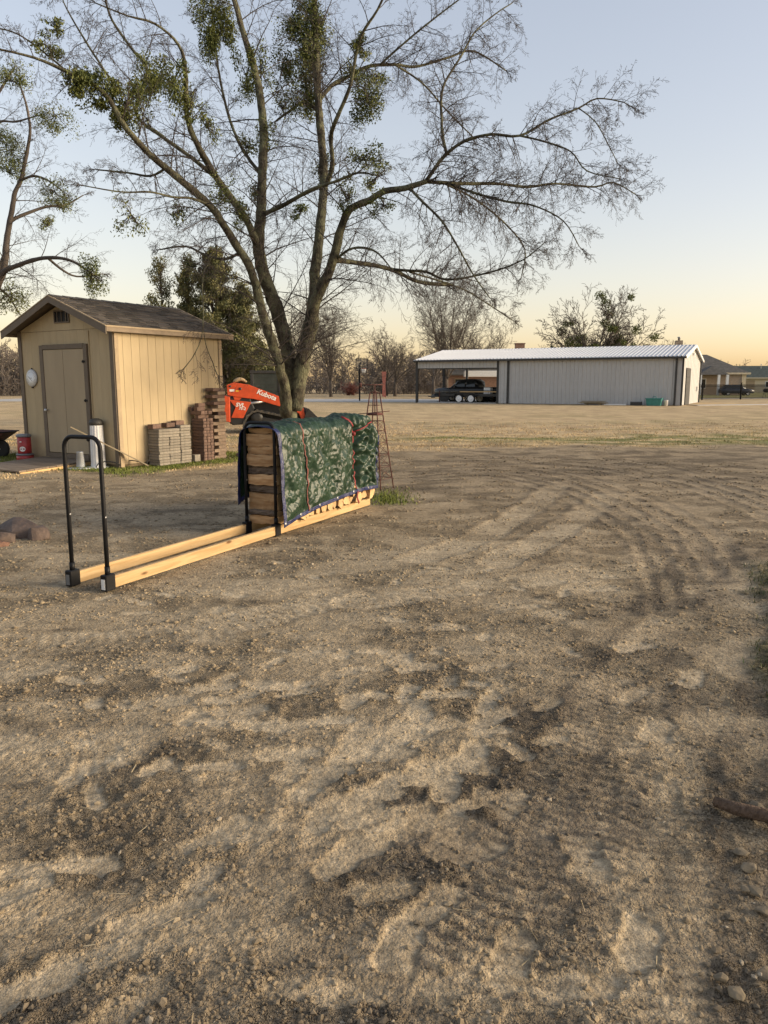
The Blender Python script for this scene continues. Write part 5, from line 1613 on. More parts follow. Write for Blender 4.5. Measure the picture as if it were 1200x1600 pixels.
def loft(secs, name, m, parent, bevel=0):
    """secs: list of (x, [(y,z)...]) cross-sections"""
    mb = MB(); n = len(secs[0][1])
    for x, pr in secs:
        for y, z in pr: mb.v.append((x,y,z))
    for i in range(len(secs)-1):
        for k in range(n):
            mb.f.append((i*n+k, i*n+(k+1)%n, (i+1)*n+(k+1)%n, (i+1)*n+k)); mb.sm.append(True)
    mb.f.append(tuple(range(n-1,-1,-1))); mb.sm.append(False)
    mb.f.append(tuple((len(secs)-1)*n+k for k in range(n))); mb.sm.append(False)
    o = mb.build(name, m, parent)
    if bevel:
        b = o.modifiers.new('b','BEVEL'); b.width = bevel; b.segments = 2
    return o
def body_sec(w, z0, z1, r_=.08):
    return [(-w+r_,z0),(-w,z0+r_),(-w,z1-r_*1.4),(-w+r_*.9,z1-.02),(-w+r_*2.2,z1),(w-r_*2.2,z1),(w-r_*.9,z1-.02),(w,z1-r_*1.4),(w,z0+r_),(w-r_,z0)]
def build_truck():
    # nose points to local -x (left in the picture)
    t = at_barn('pickup_truck', 'black crew cab pickup truck parked inside the open carport', 'truck', -18.4, 4.3); t.scale = (1.04, 1.04, 1.05)
    secs = [(-2.95,body_sec(.80,.55,.98)),(-2.85,body_sec(.93,.48,1.10)),(-2.5,body_sec(.98,.42,1.18)),(-1.5,body_sec(1.0,.42,1.24)),(-1.2,body_sec(1.0,.42,1.26)),(1.0,body_sec(1.0,.42,1.28)),(2.85,body_sec(.99,.45,1.28)),(2.95,body_sec(.95,.5,1.2))]
    body = loft(secs, 'body', M['carblack'], t)
    cab = [(-1.45,[(-.85,1.22),(-.83,1.25),(-.8,1.27),(.8,1.27),(.83,1.25),(.85,1.22)]),(-.75,[(-.86,1.22),(-.78,1.75),(-.7,1.80),(.7,1.80),(.78,1.75),(.86,1.22)]),(-.2,[(-.87,1.22),(-.76,1.86),(-.66,1.94),(.66,1.94),(.76,1.86),(.87,1.22)]),(.75,[(-.87,1.22),(-.76,1.86),(-.66,1.94),(.66,1.94),(.76,1.86),(.87,1.22)]),(1.08,[(-.86,1.22),(-.80,1.68),(-.72,1.75),(.72,1.75),(.80,1.68),(.86,1.22)]),(1.15,[(-.85,1.22),(-.84,1.24),(-.8,1.26),(.8,1.26),(.84,1.24),(.85,1.22)])]
    cb = loft(cab, 'cab', M['carblack'], t)
    for s in (-1,1):
        for (a,b) in ((-.95,-.1),(0,.82)):
            mb = MB(); mb.add([(a if a>-.9 else -1.12, s*.872,1.30),(b,s*.872,1.30),(b,s*.79,1.76),(a+.1 if a>-.9 else -.72,s*.79,1.74)],[(0,1,2,3)])
            o = mb.build('side_window', M['glass'], cb); sd = o.modifiers.new('s','SOLIDIFY'); sd.thickness=.02; sd.offset=0
        wheel(t,-1.95,s*.86,.40,.26,M['rim']); wheel(t,1.75,s*.86,.40,.26,M['rim'])
        mb = MB(); mb.lathe([(.47,-.02),(.50,.0),(.47,.02)], 20, (0,0,0),'Y')
        for xx in (-1.95,1.75): MB().lathe([(.45,-.01),(.48,0),(.45,.01)],20,(xx,s*.985,.42),'Y').build('wheel_arch', M['hydraulic'], body)
        MB().box((-2.87,s*.68,.92),(.12,.32,.16),bev=.03).build('headlight', M['lamp'], body)
        MB().box((-.95,s*1.06,1.33),(.12,.16,.18),bev=.03).build('mirror', M['carblack'], body)
        MB().box((0.0,s*1.003,1.05),(.16,.02,.03)).build('door_handle', M['carblack'], body)
    MB().box((-2.95,0,.82),(.06,1.0,.34),bev=.03).build('grille', M['hydraulic'], body)
    MB().box((-3.0,0,.55),(.16,1.9,.2),bev=.05).build('bumper', M['grey_lid'], body)
    MB().box((2.98,0,.55),(.14,1.85,.18),bev=.05).build('bumper', M['grey_lid'], body)
build_truck()
def build_trailer():
    t = at_barn('utility_trailer', 'black tandem axle utility trailer in front of the pickup truck', 'trailer', -17.0, 1.55)
    k_ = M['hydraulic']
    mb = MB(); mb.box((.0,0,.62),(5.2,1.85,.12)).box((0,-.93,.70),(5.2,.06,.16)).box((0,.93,.70),(5.2,.06,.16)); mb.build('bed', k_, t)
    for s in (-1,1):
        r_ = MB(); r_.tube([(-2.6,s*.95,1.05),(2.6,s*.95,1.05)], .03, 6)
        for k in range(7): r_.tube([(-2.6+5.2*k/6,s*.95,.65),(-2.6+5.2*k/6,s*.95,1.05)], .025, 6)
        r_.build('side_rail', k_, t)
        for x in (-.92,.16): wheel(t,x+.1,s*1.08,.38,.2,M['rim_white'], ratio=.72)
        f = MB()
        for i in range(13):
            pass
        P = [(-1.32,.55),(-1.2,.78),(-1.0,.86),(.45,.86),(.65,.78),(.77,.55),(.73,.55),(.62,.74),(.43,.82),(-.98,.82),(-1.17,.74),(-1.28,.55)]
        f.prism(P, s*1.2 if s<0 else .97, s*.97 if s<0 else 1.2, 'XZ'); f.build('fender', k_, t)
        MB().box((2.6,s*.9,.60),(.05,.16,.1)).build('tail_lamp', M['red'], t)
    MB().tube([(-2.6,-.8,.55),(-3.9,0,.52)], .05, 6).tube([(-2.6,.8,.55),(-3.9,0,.52)], .05, 6).tube([(-3.8,0,.52),(-4.2,0,.54)], .045, 6).build('tongue', k_, t)
    MB().tube([(-2.75,-.85,.06),(-2.75,-.85,1.05)], .05, 8).box((-2.75,-.85,.07),(.2,.2,.03)).build('jack', M['rust'], t)
    g = MB(); 
    for k in range(9): g.tube([(2.68,-.9+.225*k,.68),(2.75,-.9+.225*k,1.75)], .015, 4)
    for z in (.7,1.2,1.74): g.tube([(2.69,-.92,z),(2.69,.92,z)], .022, 5)
    g.build('ramp_gate', k_, t)
    for y in (-.6,): MB().box((.9,-1.0,.96),(3.4,.03,.09)).build('side_board', M['rail'], t)
    # drop-in cargo
    o = at_barn('crate', 'white box standing on the trailer bed near its ramp gate', 'box', -15.6, 1.5, z=.68)
    MB().box((0,0,.32),(.6,.6,.62),bev=.02).build('body', M['white'], o); MB().box((0,0,.65),(.64,.64,.05),bev=.01).build('lid', M['grey_lid'], o)
build_trailer()
def build_car(loc, rz, label, paint, sc=1.0):
    t = thing('parked_car', label, 'car', loc, rz, 'cars by the far houses'); t.scale = (sc,sc,sc)
    secs = [(-2.3,body_sec(.70,.45,.75,.05)),(-2.2,body_sec(.86,.32,.85)),(-1.2,body_sec(.92,.28,.98)),(1.6,body_sec(.92,.28,1.0)),(2.2,body_sec(.86,.32,.95)),(2.3,body_sec(.75,.45,.85,.05))]
    b = loft(secs,'body',paint,t)
    cab = [(-1.25,[(-.78,.94),(-.76,.96),(.76,.96),(.78,.94)]),(-.5,[(-.8,.94),(-.66,1.5),(.66,1.5),(.8,.94)]),(1.5,[(-.8,.94),(-.66,1.52),(.66,1.52),(.8,.94)]),(2.1,[(-.78,.94),(-.72,1.05),(.72,1.05),(.78,.94)])]
    c = loft(cab,'cabin',paint,t)
    for s in (-1,1):
        MB().add([(-.85,s*.81,1.0),(1.7,s*.81,1.0),(1.45,s*.70,1.42),(-.45,s*.70,1.42)],[(0,1,2,3)]).build('side_window', M['glass'], c)
        wheel(t,-1.4,s*.8,.33,.22,M['rim']); wheel(t,1.4,s*.8,.33,.22,M['rim'])
        MB().box((-2.25,s*.6,.7),(.1,.3,.12),bev=.02).build('headlight', M['lamp'], b)
build_car((51.5,114,0), R(175), 'dark blue car parked between the brick house and the farther house', mat('dark blue paint', (.03,.035,.05), .25))
build_car((78,152,0), R(175), 'dark car at the far right beyond the farther house', M['carblack'])

# ------------------------------------------------------------------ far houses
M['brick_wall'] = mat('far brick', (.29,.225,.165), .9, col2=(.40,.32,.25), scale=2.5, bump=.3, stretch=(1,1,3))
M['brick_red'] = mat('far red brick', (.20,.12,.085), .9, col2=(.30,.19,.14), scale=2.5, bump=.3, stretch=(1,1,3))
M['far_shingle'] = mat('far shingle', (.085,.08,.072), .95, var=.25, scale=2)
M['far_shingle_green'] = mat('far green shingle', (.06,.075,.068), .95, var=.25, scale=2)
M['cream'] = mat('cream siding', (.55,.47,.33), .8, var=.06)
def build_brick_house():
    t = thing('brick_house', 'tan brick house with dark hip roof and white porch columns behind the iron fence', 'house', (44, 119, 0), R(-8))
    L_, W_, e, rg = 10.5, 12.0, 3.3, 6.2
    MB().box((L_/2, W_/2, e/2),(L_,W_,e)).build('wall', M['brick_wall'], t)
    MB().box((L_-.25, -.04, e/2),(.6,.1,e)).build('sunlit_corner', M['cream'], t)  # pale strip paints the sunlit house side onto the front corner
    MB().box((L_+.04, W_/2, e/2),(.09,W_-.4,e-.1)).build('side_wall', M['cream'], t)  # paler than the brick: sunlight put into the side's colour
    rf = MB(); o_=.5
    rf.add([(-o_,-o_,e),(L_+o_,-o_,e),(L_+o_,W_+o_,e),(-o_,W_+o_,e),(L_*.42,W_*.45,rg),(L_*.58,W_*.45,rg)],[(0,1,5,4),(1,2,5),(2,3,4,5),(3,0,4),(0,3,2,1)])
    roof = rf.build('roof', M['far_shingle'], t)
    for (c,s) in (((L_/2,-o_-.02,e-.1),(L_+1,.08,.26)),((L_+o_+.02,W_/2,e-.1),(.08,W_+1,.26))): MB().box(c,s).build('fascia', M['cream'], roof)
    ch = MB(); ch.box((.9,1.6,6.4),(1.0,.9,3.6)); c = ch.build('chimney', M['brick_wall'], roof); MB().lathe([(.18,8.2),(.18,8.6),(.26,8.62),(.26,8.75)],10,(.9,1.6,0)).build('flue', M['steel'], c)
    p = MB(); p.add([(3.0,-3.0,3.0),(7.4,-3.0,3.0),(7.4,0,3.4),(3.0,0,3.4),(5.2,-1.4,4.3),(5.2,0,4.3)],[(0,1,4),(1,2,5,4),(0,4,5,3),(0,3,2,1)]); p.build('porch_roof', M['far_shingle'], t)
    for x in (3.3,5.9,7.1): MB().box((x,-2.8,1.5),(.35,.35,3.0)).build('porch_column', M['white'], t)
    for x in (4.3,): 
        w = MB(); w.box((x,-.03,1.7),(1.1,.1,1.5)); f = w.build('window', M['white'], t); MB().box((x,-.09,1.7),(.9,.03,1.3)).build('pane', M['glass'], f)
build_brick_house()
def build_far_house():
    t = thing('gabled_house', 'low cream house with dark green roof at the far right', 'house', (71, 158, 0), R(-14))
    L_, W_, e, rg = 8.4, 7, 3.0, 5.2
    mb = MB(); mb.prism([(0,0),(W_,0),(W_,e),(W_/2,rg-.1),(0,e)], 0, L_, 'YZ'); mb.build('wall', M['cream'], t)
    rf = MB()
    for s in (0,1):
        Y = lambda y: y if s==0 else W_-y
        a = [(-.4,Y(-.5),e-.2),(L_+.4,Y(-.5),e-.2),(L_+.4,Y(W_/2),rg),(-.4,Y(W_/2),rg)]; b=[(x,y,z+.15) for x,y,z in a]
        rf.add(a+b,[(0,3,2,1),(4,5,6,7),(0,1,5,4),(1,2,6,5),(2,3,7,6),(3,0,4,7)])
    roof = rf.build('roof', M['far_shingle_green'], t)
    MB().box((L_/2,-.56,e-.15),(L_+.9,.1,.24)).build('fascia', M['cream'], roof)
    MB().lathe([(.08,4.6),(.08,5.6),(.14,5.62),(.14,5.7)],8,(5.2,2.6,0)).build('vent_pipe', M['white'], roof)
    d = MB(); d.box((2.2,-.04,1.2),(3.0,.1,2.3)); d.build('garage_door', M['trim_light'], t)
    w = MB(); w.box((6.3,-.04,1.6),(1.3,.1,1.2)); f=w.build('window', M['white'], t); MB().box((6.3,-.1,1.6),(1.1,.03,1.0)).build('pane', M['glass'], f)
build_far_house()
def build_back_house():
    t = thing('red_brick_house', 'red brick house with dark roof seen through the open carport', 'house', (8.4, 104, 0), R(-3))
    L_, W_, e, rg = 16, 9, 3.0, 5.3
    mb = MB(); mb.prism([(0,0),(W_,0),(W_,e),(W_/2,rg-.1),(0,e)], 0, L_, 'YZ'); mb.build('wall', M['brick_red'], t)
    rf = MB()
    for s in (0,1):
        Y = lambda y: y if s==0 else W_-y
        a = [(-.5,Y(-.6),e-.25),(L_+.5,Y(-.6),e-.25),(L_+.5,Y(W_/2),rg),(-.5,Y(W_/2),rg)]; b=[(x,y,z+.15) for x,y,z in a]
        rf.add(a+b,[(0,3,2,1),(4,5,6,7),(0,1,5,4),(1,2,6,5),(2,3,7,6),(3,0,4,7)])
    roof = rf.build('roof', M['far_shingle'], t)
    ch = MB(); ch.box((9.9,3.6,5.9),(1.25,.9,2.4)).box((9.9,3.6,7.05),(1.4,1.05,.14)); ch.build('chimney', M['brick_red'], roof)
    for x in (1.7,12): 
        w = MB(); w.box((x,-.04,1.7),(1.4,.1,1.3)); f=w.build('window', M['trim_light'], t); MB().box((x,-.1,1.7),(1.2,.03,1.1)).build('pane', M['glass'], f)
    # white awning
    a = thing('white_awning', 'white flat metal awning roof seen between the pickup cab and barn wall', 'awning', (10.3, 99.5, 0), R(-3))
    MB().box((2.2,0,2.9),(4.6,2.6,.75),bev=.03).build('roof_panel', M['white'], a)
    for x in (.1,4.3): MB().box((x,-1.1,1.27),(.12,.12,2.54)).build('post', M['white'], a)
build_back_house()

# ------------------------------------------------------------------ iron fence
def build_fence():
    a = Vector((31.6, 79.2, 0)); b = Vector((60.5, 91.4, 0)); d = (b-a); L_ = d.length; rz = math.atan2(d.y, d.x)
    t = thing('iron_fence', 'black iron picket fence between the barn corner and right edge', 'fence', a, rz)
    for z in (.18, 1.38, 1.52): MB().box((L_/2,0,z),(L_,.035,.045)).build('rail', M['iron'], t)
    pk = MB()
    for k in range(int(L_/.12)): pk.box((.06+.12*k,0,.82),(.028,.028,1.5))
    o = pk.build('pickets', M['iron'], t); o['kind'] = 'stuff'
    for x in (.1, 1.0, 6.3, 11.4, 16.5, 21.6, 26.7, L_-.1):
        MB().box((x,0,.85),(.12 if x < 1.5 else .09,.09,1.72)).box((x,0,1.74),(.13,.13,.05)).build('post', M['iron'], t)
    g = thing('grill', 'dark round-bodied grill on thin legs on the lawn beyond the fence', 'grill', (45.6, 93.0, 0), 0)
    MB().lathe([(.0,.6),(.28,.68),(.36,.85),(.30,1.02),(.1,1.1),(.0,1.1)], 16).build('bowl', M['black_metal'], g)
    for k in range(3): MB().tube([(.2*math.cos(k*2.1),.2*math.sin(k*2.1),.7),(.38*math.cos(k*2.1),.38*math.sin(k*2.1),0)], .025, 5).build('leg', M['black_metal'], g)
    MB().box((.62,0,.8),(.4,.4,.05)).build('side_shelf', M['white'], g)
build_fence()

# ------------------------------------------------------------------ basketball goal
def build_goal():
    t = thing('basketball_goal', 'basketball goal with clear backboard on the far driveway', 'basketball goal', (-2.3, 73.4, .04), 0)
    MB().tube([(0,0,0),(0,0,3.3),(.12,-.25,3.5)], .07, 8).build('pole', M['black_metal'], t)
    bb = MB(); bb.box((.25,-.35,3.42),(1.08,.03,.92)); ac = mat('smoked acrylic', (.16,.15,.14), .2, bump=0); ac.node_tree.nodes['Principled BSDF'].inputs['Alpha'].default_value = .35
    b = bb.build('backboard', ac, t)
    fr = MB()
    for (c,s) in (((.25,-.37,3.88),(1.12,.05,.05)),((.25,-.37,2.96),(1.12,.05,.05)),((-.29,-.37,3.42),(.05,.05,.92)),((.79,-.37,3.42),(.05,.05,.92)),((.25,-.37,3.50),(.45,.04,.04)),((.25,-.37,3.18),(.45,.04,.04)),((.03,-.37,3.34),(.04,.04,.3)),((.47,-.37,3.34),(.04,.04,.3))): fr.box(c,s)
    fr.build('board_frame', M['black_metal'], b)
    cx, cy, cz = .42, -.66, 2.98
    MB().tube([(cx+.23*math.cos(a),cy+.23*math.sin(a),cz) for a in np.linspace(0,6.283,17)], .02, 6, cap=False).build('rim', mat('hoop orange', (.35,.08,.03), .5), t)
    nt = MB()
    for k in range(12):
        a = k*math.pi/6
        for s in (-1,1):
            nt.tube([(cx+.22*math.cos(a),cy+.22*math.sin(a),cz),(cx+.17*math.cos(a+s*.4),cy+.17*math.sin(a+s*.4),cz-.22),(cx+.12*math.cos(a),cy+.12*math.sin(a),cz-.42)], .012, 3)
    nt.build('net', M['white'], t)
build_goal()
# ------------------------------------------------------------------ trees
M['bark'] = bark_mat('hackberry bark', (.025,.022,.016), (.085,.074,.052), lichen=(.155,.155,.095), scale=7)
M['twig'] = mat('twig bark', (.055,.044,.038), .9, var=.3, scale=3, bump=0)
M['far_bark'] = mat('far bark', (.085,.070,.058), .95, var=.3, scale=1, bump=0)
M['hazed_bark'] = mat('wood bark', (.17,.142,.12), .95, var=.3, scale=.6, bump=0)  # distance haze put into the colour, paler than the far bark
M['mistletoe'] = leaf_mat('mistletoe', (.062,.080,.019), (.15,.165,.045))
M['cedar'] = leaf_mat('cedar', (.075,.088,.034), (.185,.168,.066))
M['red_shrub'] = leaf_mat('red stems', (.14,.05,.04), (.22,.085,.065))

def resample(pts, rad, step):
    P = [Vector(p) for p in pts]; Q = [P[0]] + P + [P[-1]]; Rr = list(rad)
    out = []; ro = []
    for i in range(len(P)-1):
        a,b,c,d = Q[i],Q[i+1],Q[i+2],Q[i+3]
        n = max(1, int((c-b).length/step))
        for k in range(n):
            t = k/n
            out.append(.5*((2*b)+(c-a)*t+(2*a-5*b+4*c-d)*t*t+(3*b-a-3*c+d)*t**3)); ro.append(Rr[i]*(1-t)+Rr[i+1]*t)
    out.append(P[-1]); ro.append(Rr[-1])
    return out, ro

def rnd_unit(r_):
    while True:
        v = Vector((r_.uniform(-1,1), r_.uniform(-1,1), r_.uniform(-1,1)))
        if .05 < v.length < 1: return v.normalized()

def sprout(mb, r_, p, d, L_, rad, level, droop, wander, kids, tips=None, sides=3, minr=.0022, segs=(5, 3, 1, 1)):
    """grow one shoot and, below it, finer shoots"""
    n = segs[min(level, 3)]
    pts = [p.copy()]; rr_ = [rad]; dd = d.normalized(); st = L_/n
    for k in range(n):
        dd = (dd + rnd_unit(r_)*wander + Vector((0,0,-droop*(k+1)/n))).normalized()
        pts.append(pts[-1] + dd*st); rr_.append(max(minr*.8, rad*(1-.85*(k+1)/n)))
    mb.tube(pts, rr_, sides, cap=False)
    if tips is not None and level >= 2: tips.append(pts[-1])
    if level < len(kids):
        nk = kids[level]
        for k in range(nk):
            f = .15 + .85*(k + r_.random())/nk
            i = min(n-1, int(f*n)); q = pts[i].lerp(pts[i+1], f*n-i)
            ax = (pts[i+1]-pts[i]).normalized()
            side = rnd_unit(r_); side = (side - ax*side.dot(ax))
            if side.length < .1: continue
            nd = (ax*r_.uniform(.5,1.1) + side.normalized()*r_.uniform(.6,1.0)).normalized()
            sprout(mb, r_, q, nd, L_*r_.uniform(.28,.55)*(1-.35*f), max(minr, rad*(1-.7*f)*.55), level+1, droop, wander, kids, tips, 3, minr, segs)

def leaf_cloud(name, centres, radii, per, leaf, aspect, m, parent, up=.0, flat=1.0, seed=0):
    g = np.random.default_rng(seed)
    V = []; 
    for c, r_, n in zip(centres, radii, per):
        d = g.normal(size=(n,3)); d /= np.linalg.norm(d,axis=1,keepdims=True)+1e-9
        rad = np.asarray(r_)*np.ones(3)
        q = np.array(c) + d*(g.uniform(0,1,(n,1))**.45)*rad
        V.append(q)
    Q = np.vstack(V); n = len(Q)
    a = g.normal(size=(n,3)); a[:,2] += up; a /= np.linalg.norm(a,axis=1,keepdims=True)
    b = np.cross(a, g.normal(size=(n,3))); b /= np.linalg.norm(b,axis=1,keepdims=True)
    s = leaf*g.uniform(.6,1.4,(n,1)); w = s*aspect
    P = np.stack([Q - a*s*.5, Q + b*w*.5, Q + a*s*.5, Q - b*w*.5], 1).reshape(-1,3)
    F = np.arange(n*4).reshape(-1,4)
    ob = npmesh(name, P, F, m, parent); ob['kind'] = 'stuff'
    return ob

def limb_world(tr, base_y):
    """trace of (u, v, depth offset, radius px) -> world points and metre radii"""
    P = []; rr_ = []
    for u, v, dy, r_ in tr:
        P.append(at(u, v, base_y + dy)); rr_.append(max(.7, r_*(.52 + .14*min(1, max(0, (r_-7)/7))))/FPX*(base_y + dy))
    return P, rr_

def traced_tree(name, label, base_y, base, limbs, clumps, seed, dens, kids, droop, lean, bark, twig, shade=None):
    t = thing(name, label, 'tree', base)
    loc = Vector(base); r_ = random.Random(seed)
    tw = MB()
    for li, (kind, tr, sp) in enumerate(limbs):
        P, rr_ = limb_world(tr, base_y)
        if tr[0][1] > 700: P[0].z = -.15
        P, rr_ = resample(P, rr_, .12 if kind != 'trunk' else .09)
        # small knots and swellings
        Pj = []; rj = []
        for q, (p, r0) in enumerate(zip(P, rr_)):
            Pj.append(p - loc + Vector((r_.uniform(-1,1), r_.uniform(-1,1), 0))*r0*.10); rj.append(r0*(1 + r_.uniform(-.07,.09)))
        MB().tube(Pj, rj, 14 if kind == 'trunk' else (10 if rr_[0] > .06 else 6)).build(kind, bark, t)
        if sp <= 0: continue
        acc = 0
        for i in range(1, len(Pj)):
            acc += (Pj[i]-Pj[i-1]).length
            if Pj[i].z < 1.9: continue
            while acc > 0:
                acc -= r_.uniform(.5,1.5)*sp/dens
                ax = (Pj[i]-Pj[i-1]).normalized(); side = rnd_unit(r_); side = (side - ax*side.dot(ax)).normalized()
                nd = ax*r_.uniform(.3,1.0) + side + Vector((lean[0], lean[1], lean[2]))*r_.uniform(.2,1)
                L_ = r_.uniform(.55,1.35)*min(1.5, .38 + 13*rj[i])
                sprout(tw, r_, Pj[i], nd.normalized(), L_, min(rj[i]*.5, .006+.007*L_), 0, droop, .17, kids, None, 3)
        # end of limb carries on as fine shoots
        for k in range(3):
            ax = (Pj[-1]-Pj[-3]).normalized()
            sprout(tw, r_, Pj[-1], (ax + rnd_unit(r_)*.4).normalized(), r_.uniform(.15,.35), rj[-1]*.7, 0, droop, .25, kids, None, 3)
    o = tw.build('crown', twig, t)
    for k, (u, v, dy, rx, rz_, n) in enumerate(clumps):
        c = at(u, v, base_y+dy) - loc; s = (base_y+dy)/FPX
        cs = []; rs = []; ns = []
        for q in range(7):
            cs.append(c + Vector((r_.uniform(-.7,.7)*rx*s, r_.uniform(-.6,.6)*rx*s, r_.uniform(-.75,.75)*rz_*s)))
            f = r_.uniform(.38,.75); rs.append((rx*s*f, rx*s*f, rz_*s*f)); ns.append(max(10,int(n*r_.uniform(.15,.34))))
        leaf_cloud('mistletoe_clump', [tuple(q) for q in cs], rs, ns, .055, .42, M['mistletoe'], t, up=.4, seed=seed*50+k)
        st = MB()
        for q in cs:
            for _ in range(3): st.tube([c, (c+q)/2 + rnd_unit(r_)*.05, q + rnd_unit(r_)*.08], [.008,.006,.003], 3, cap=False)
        st.build('mistletoe_stems', twig, t)
    return t

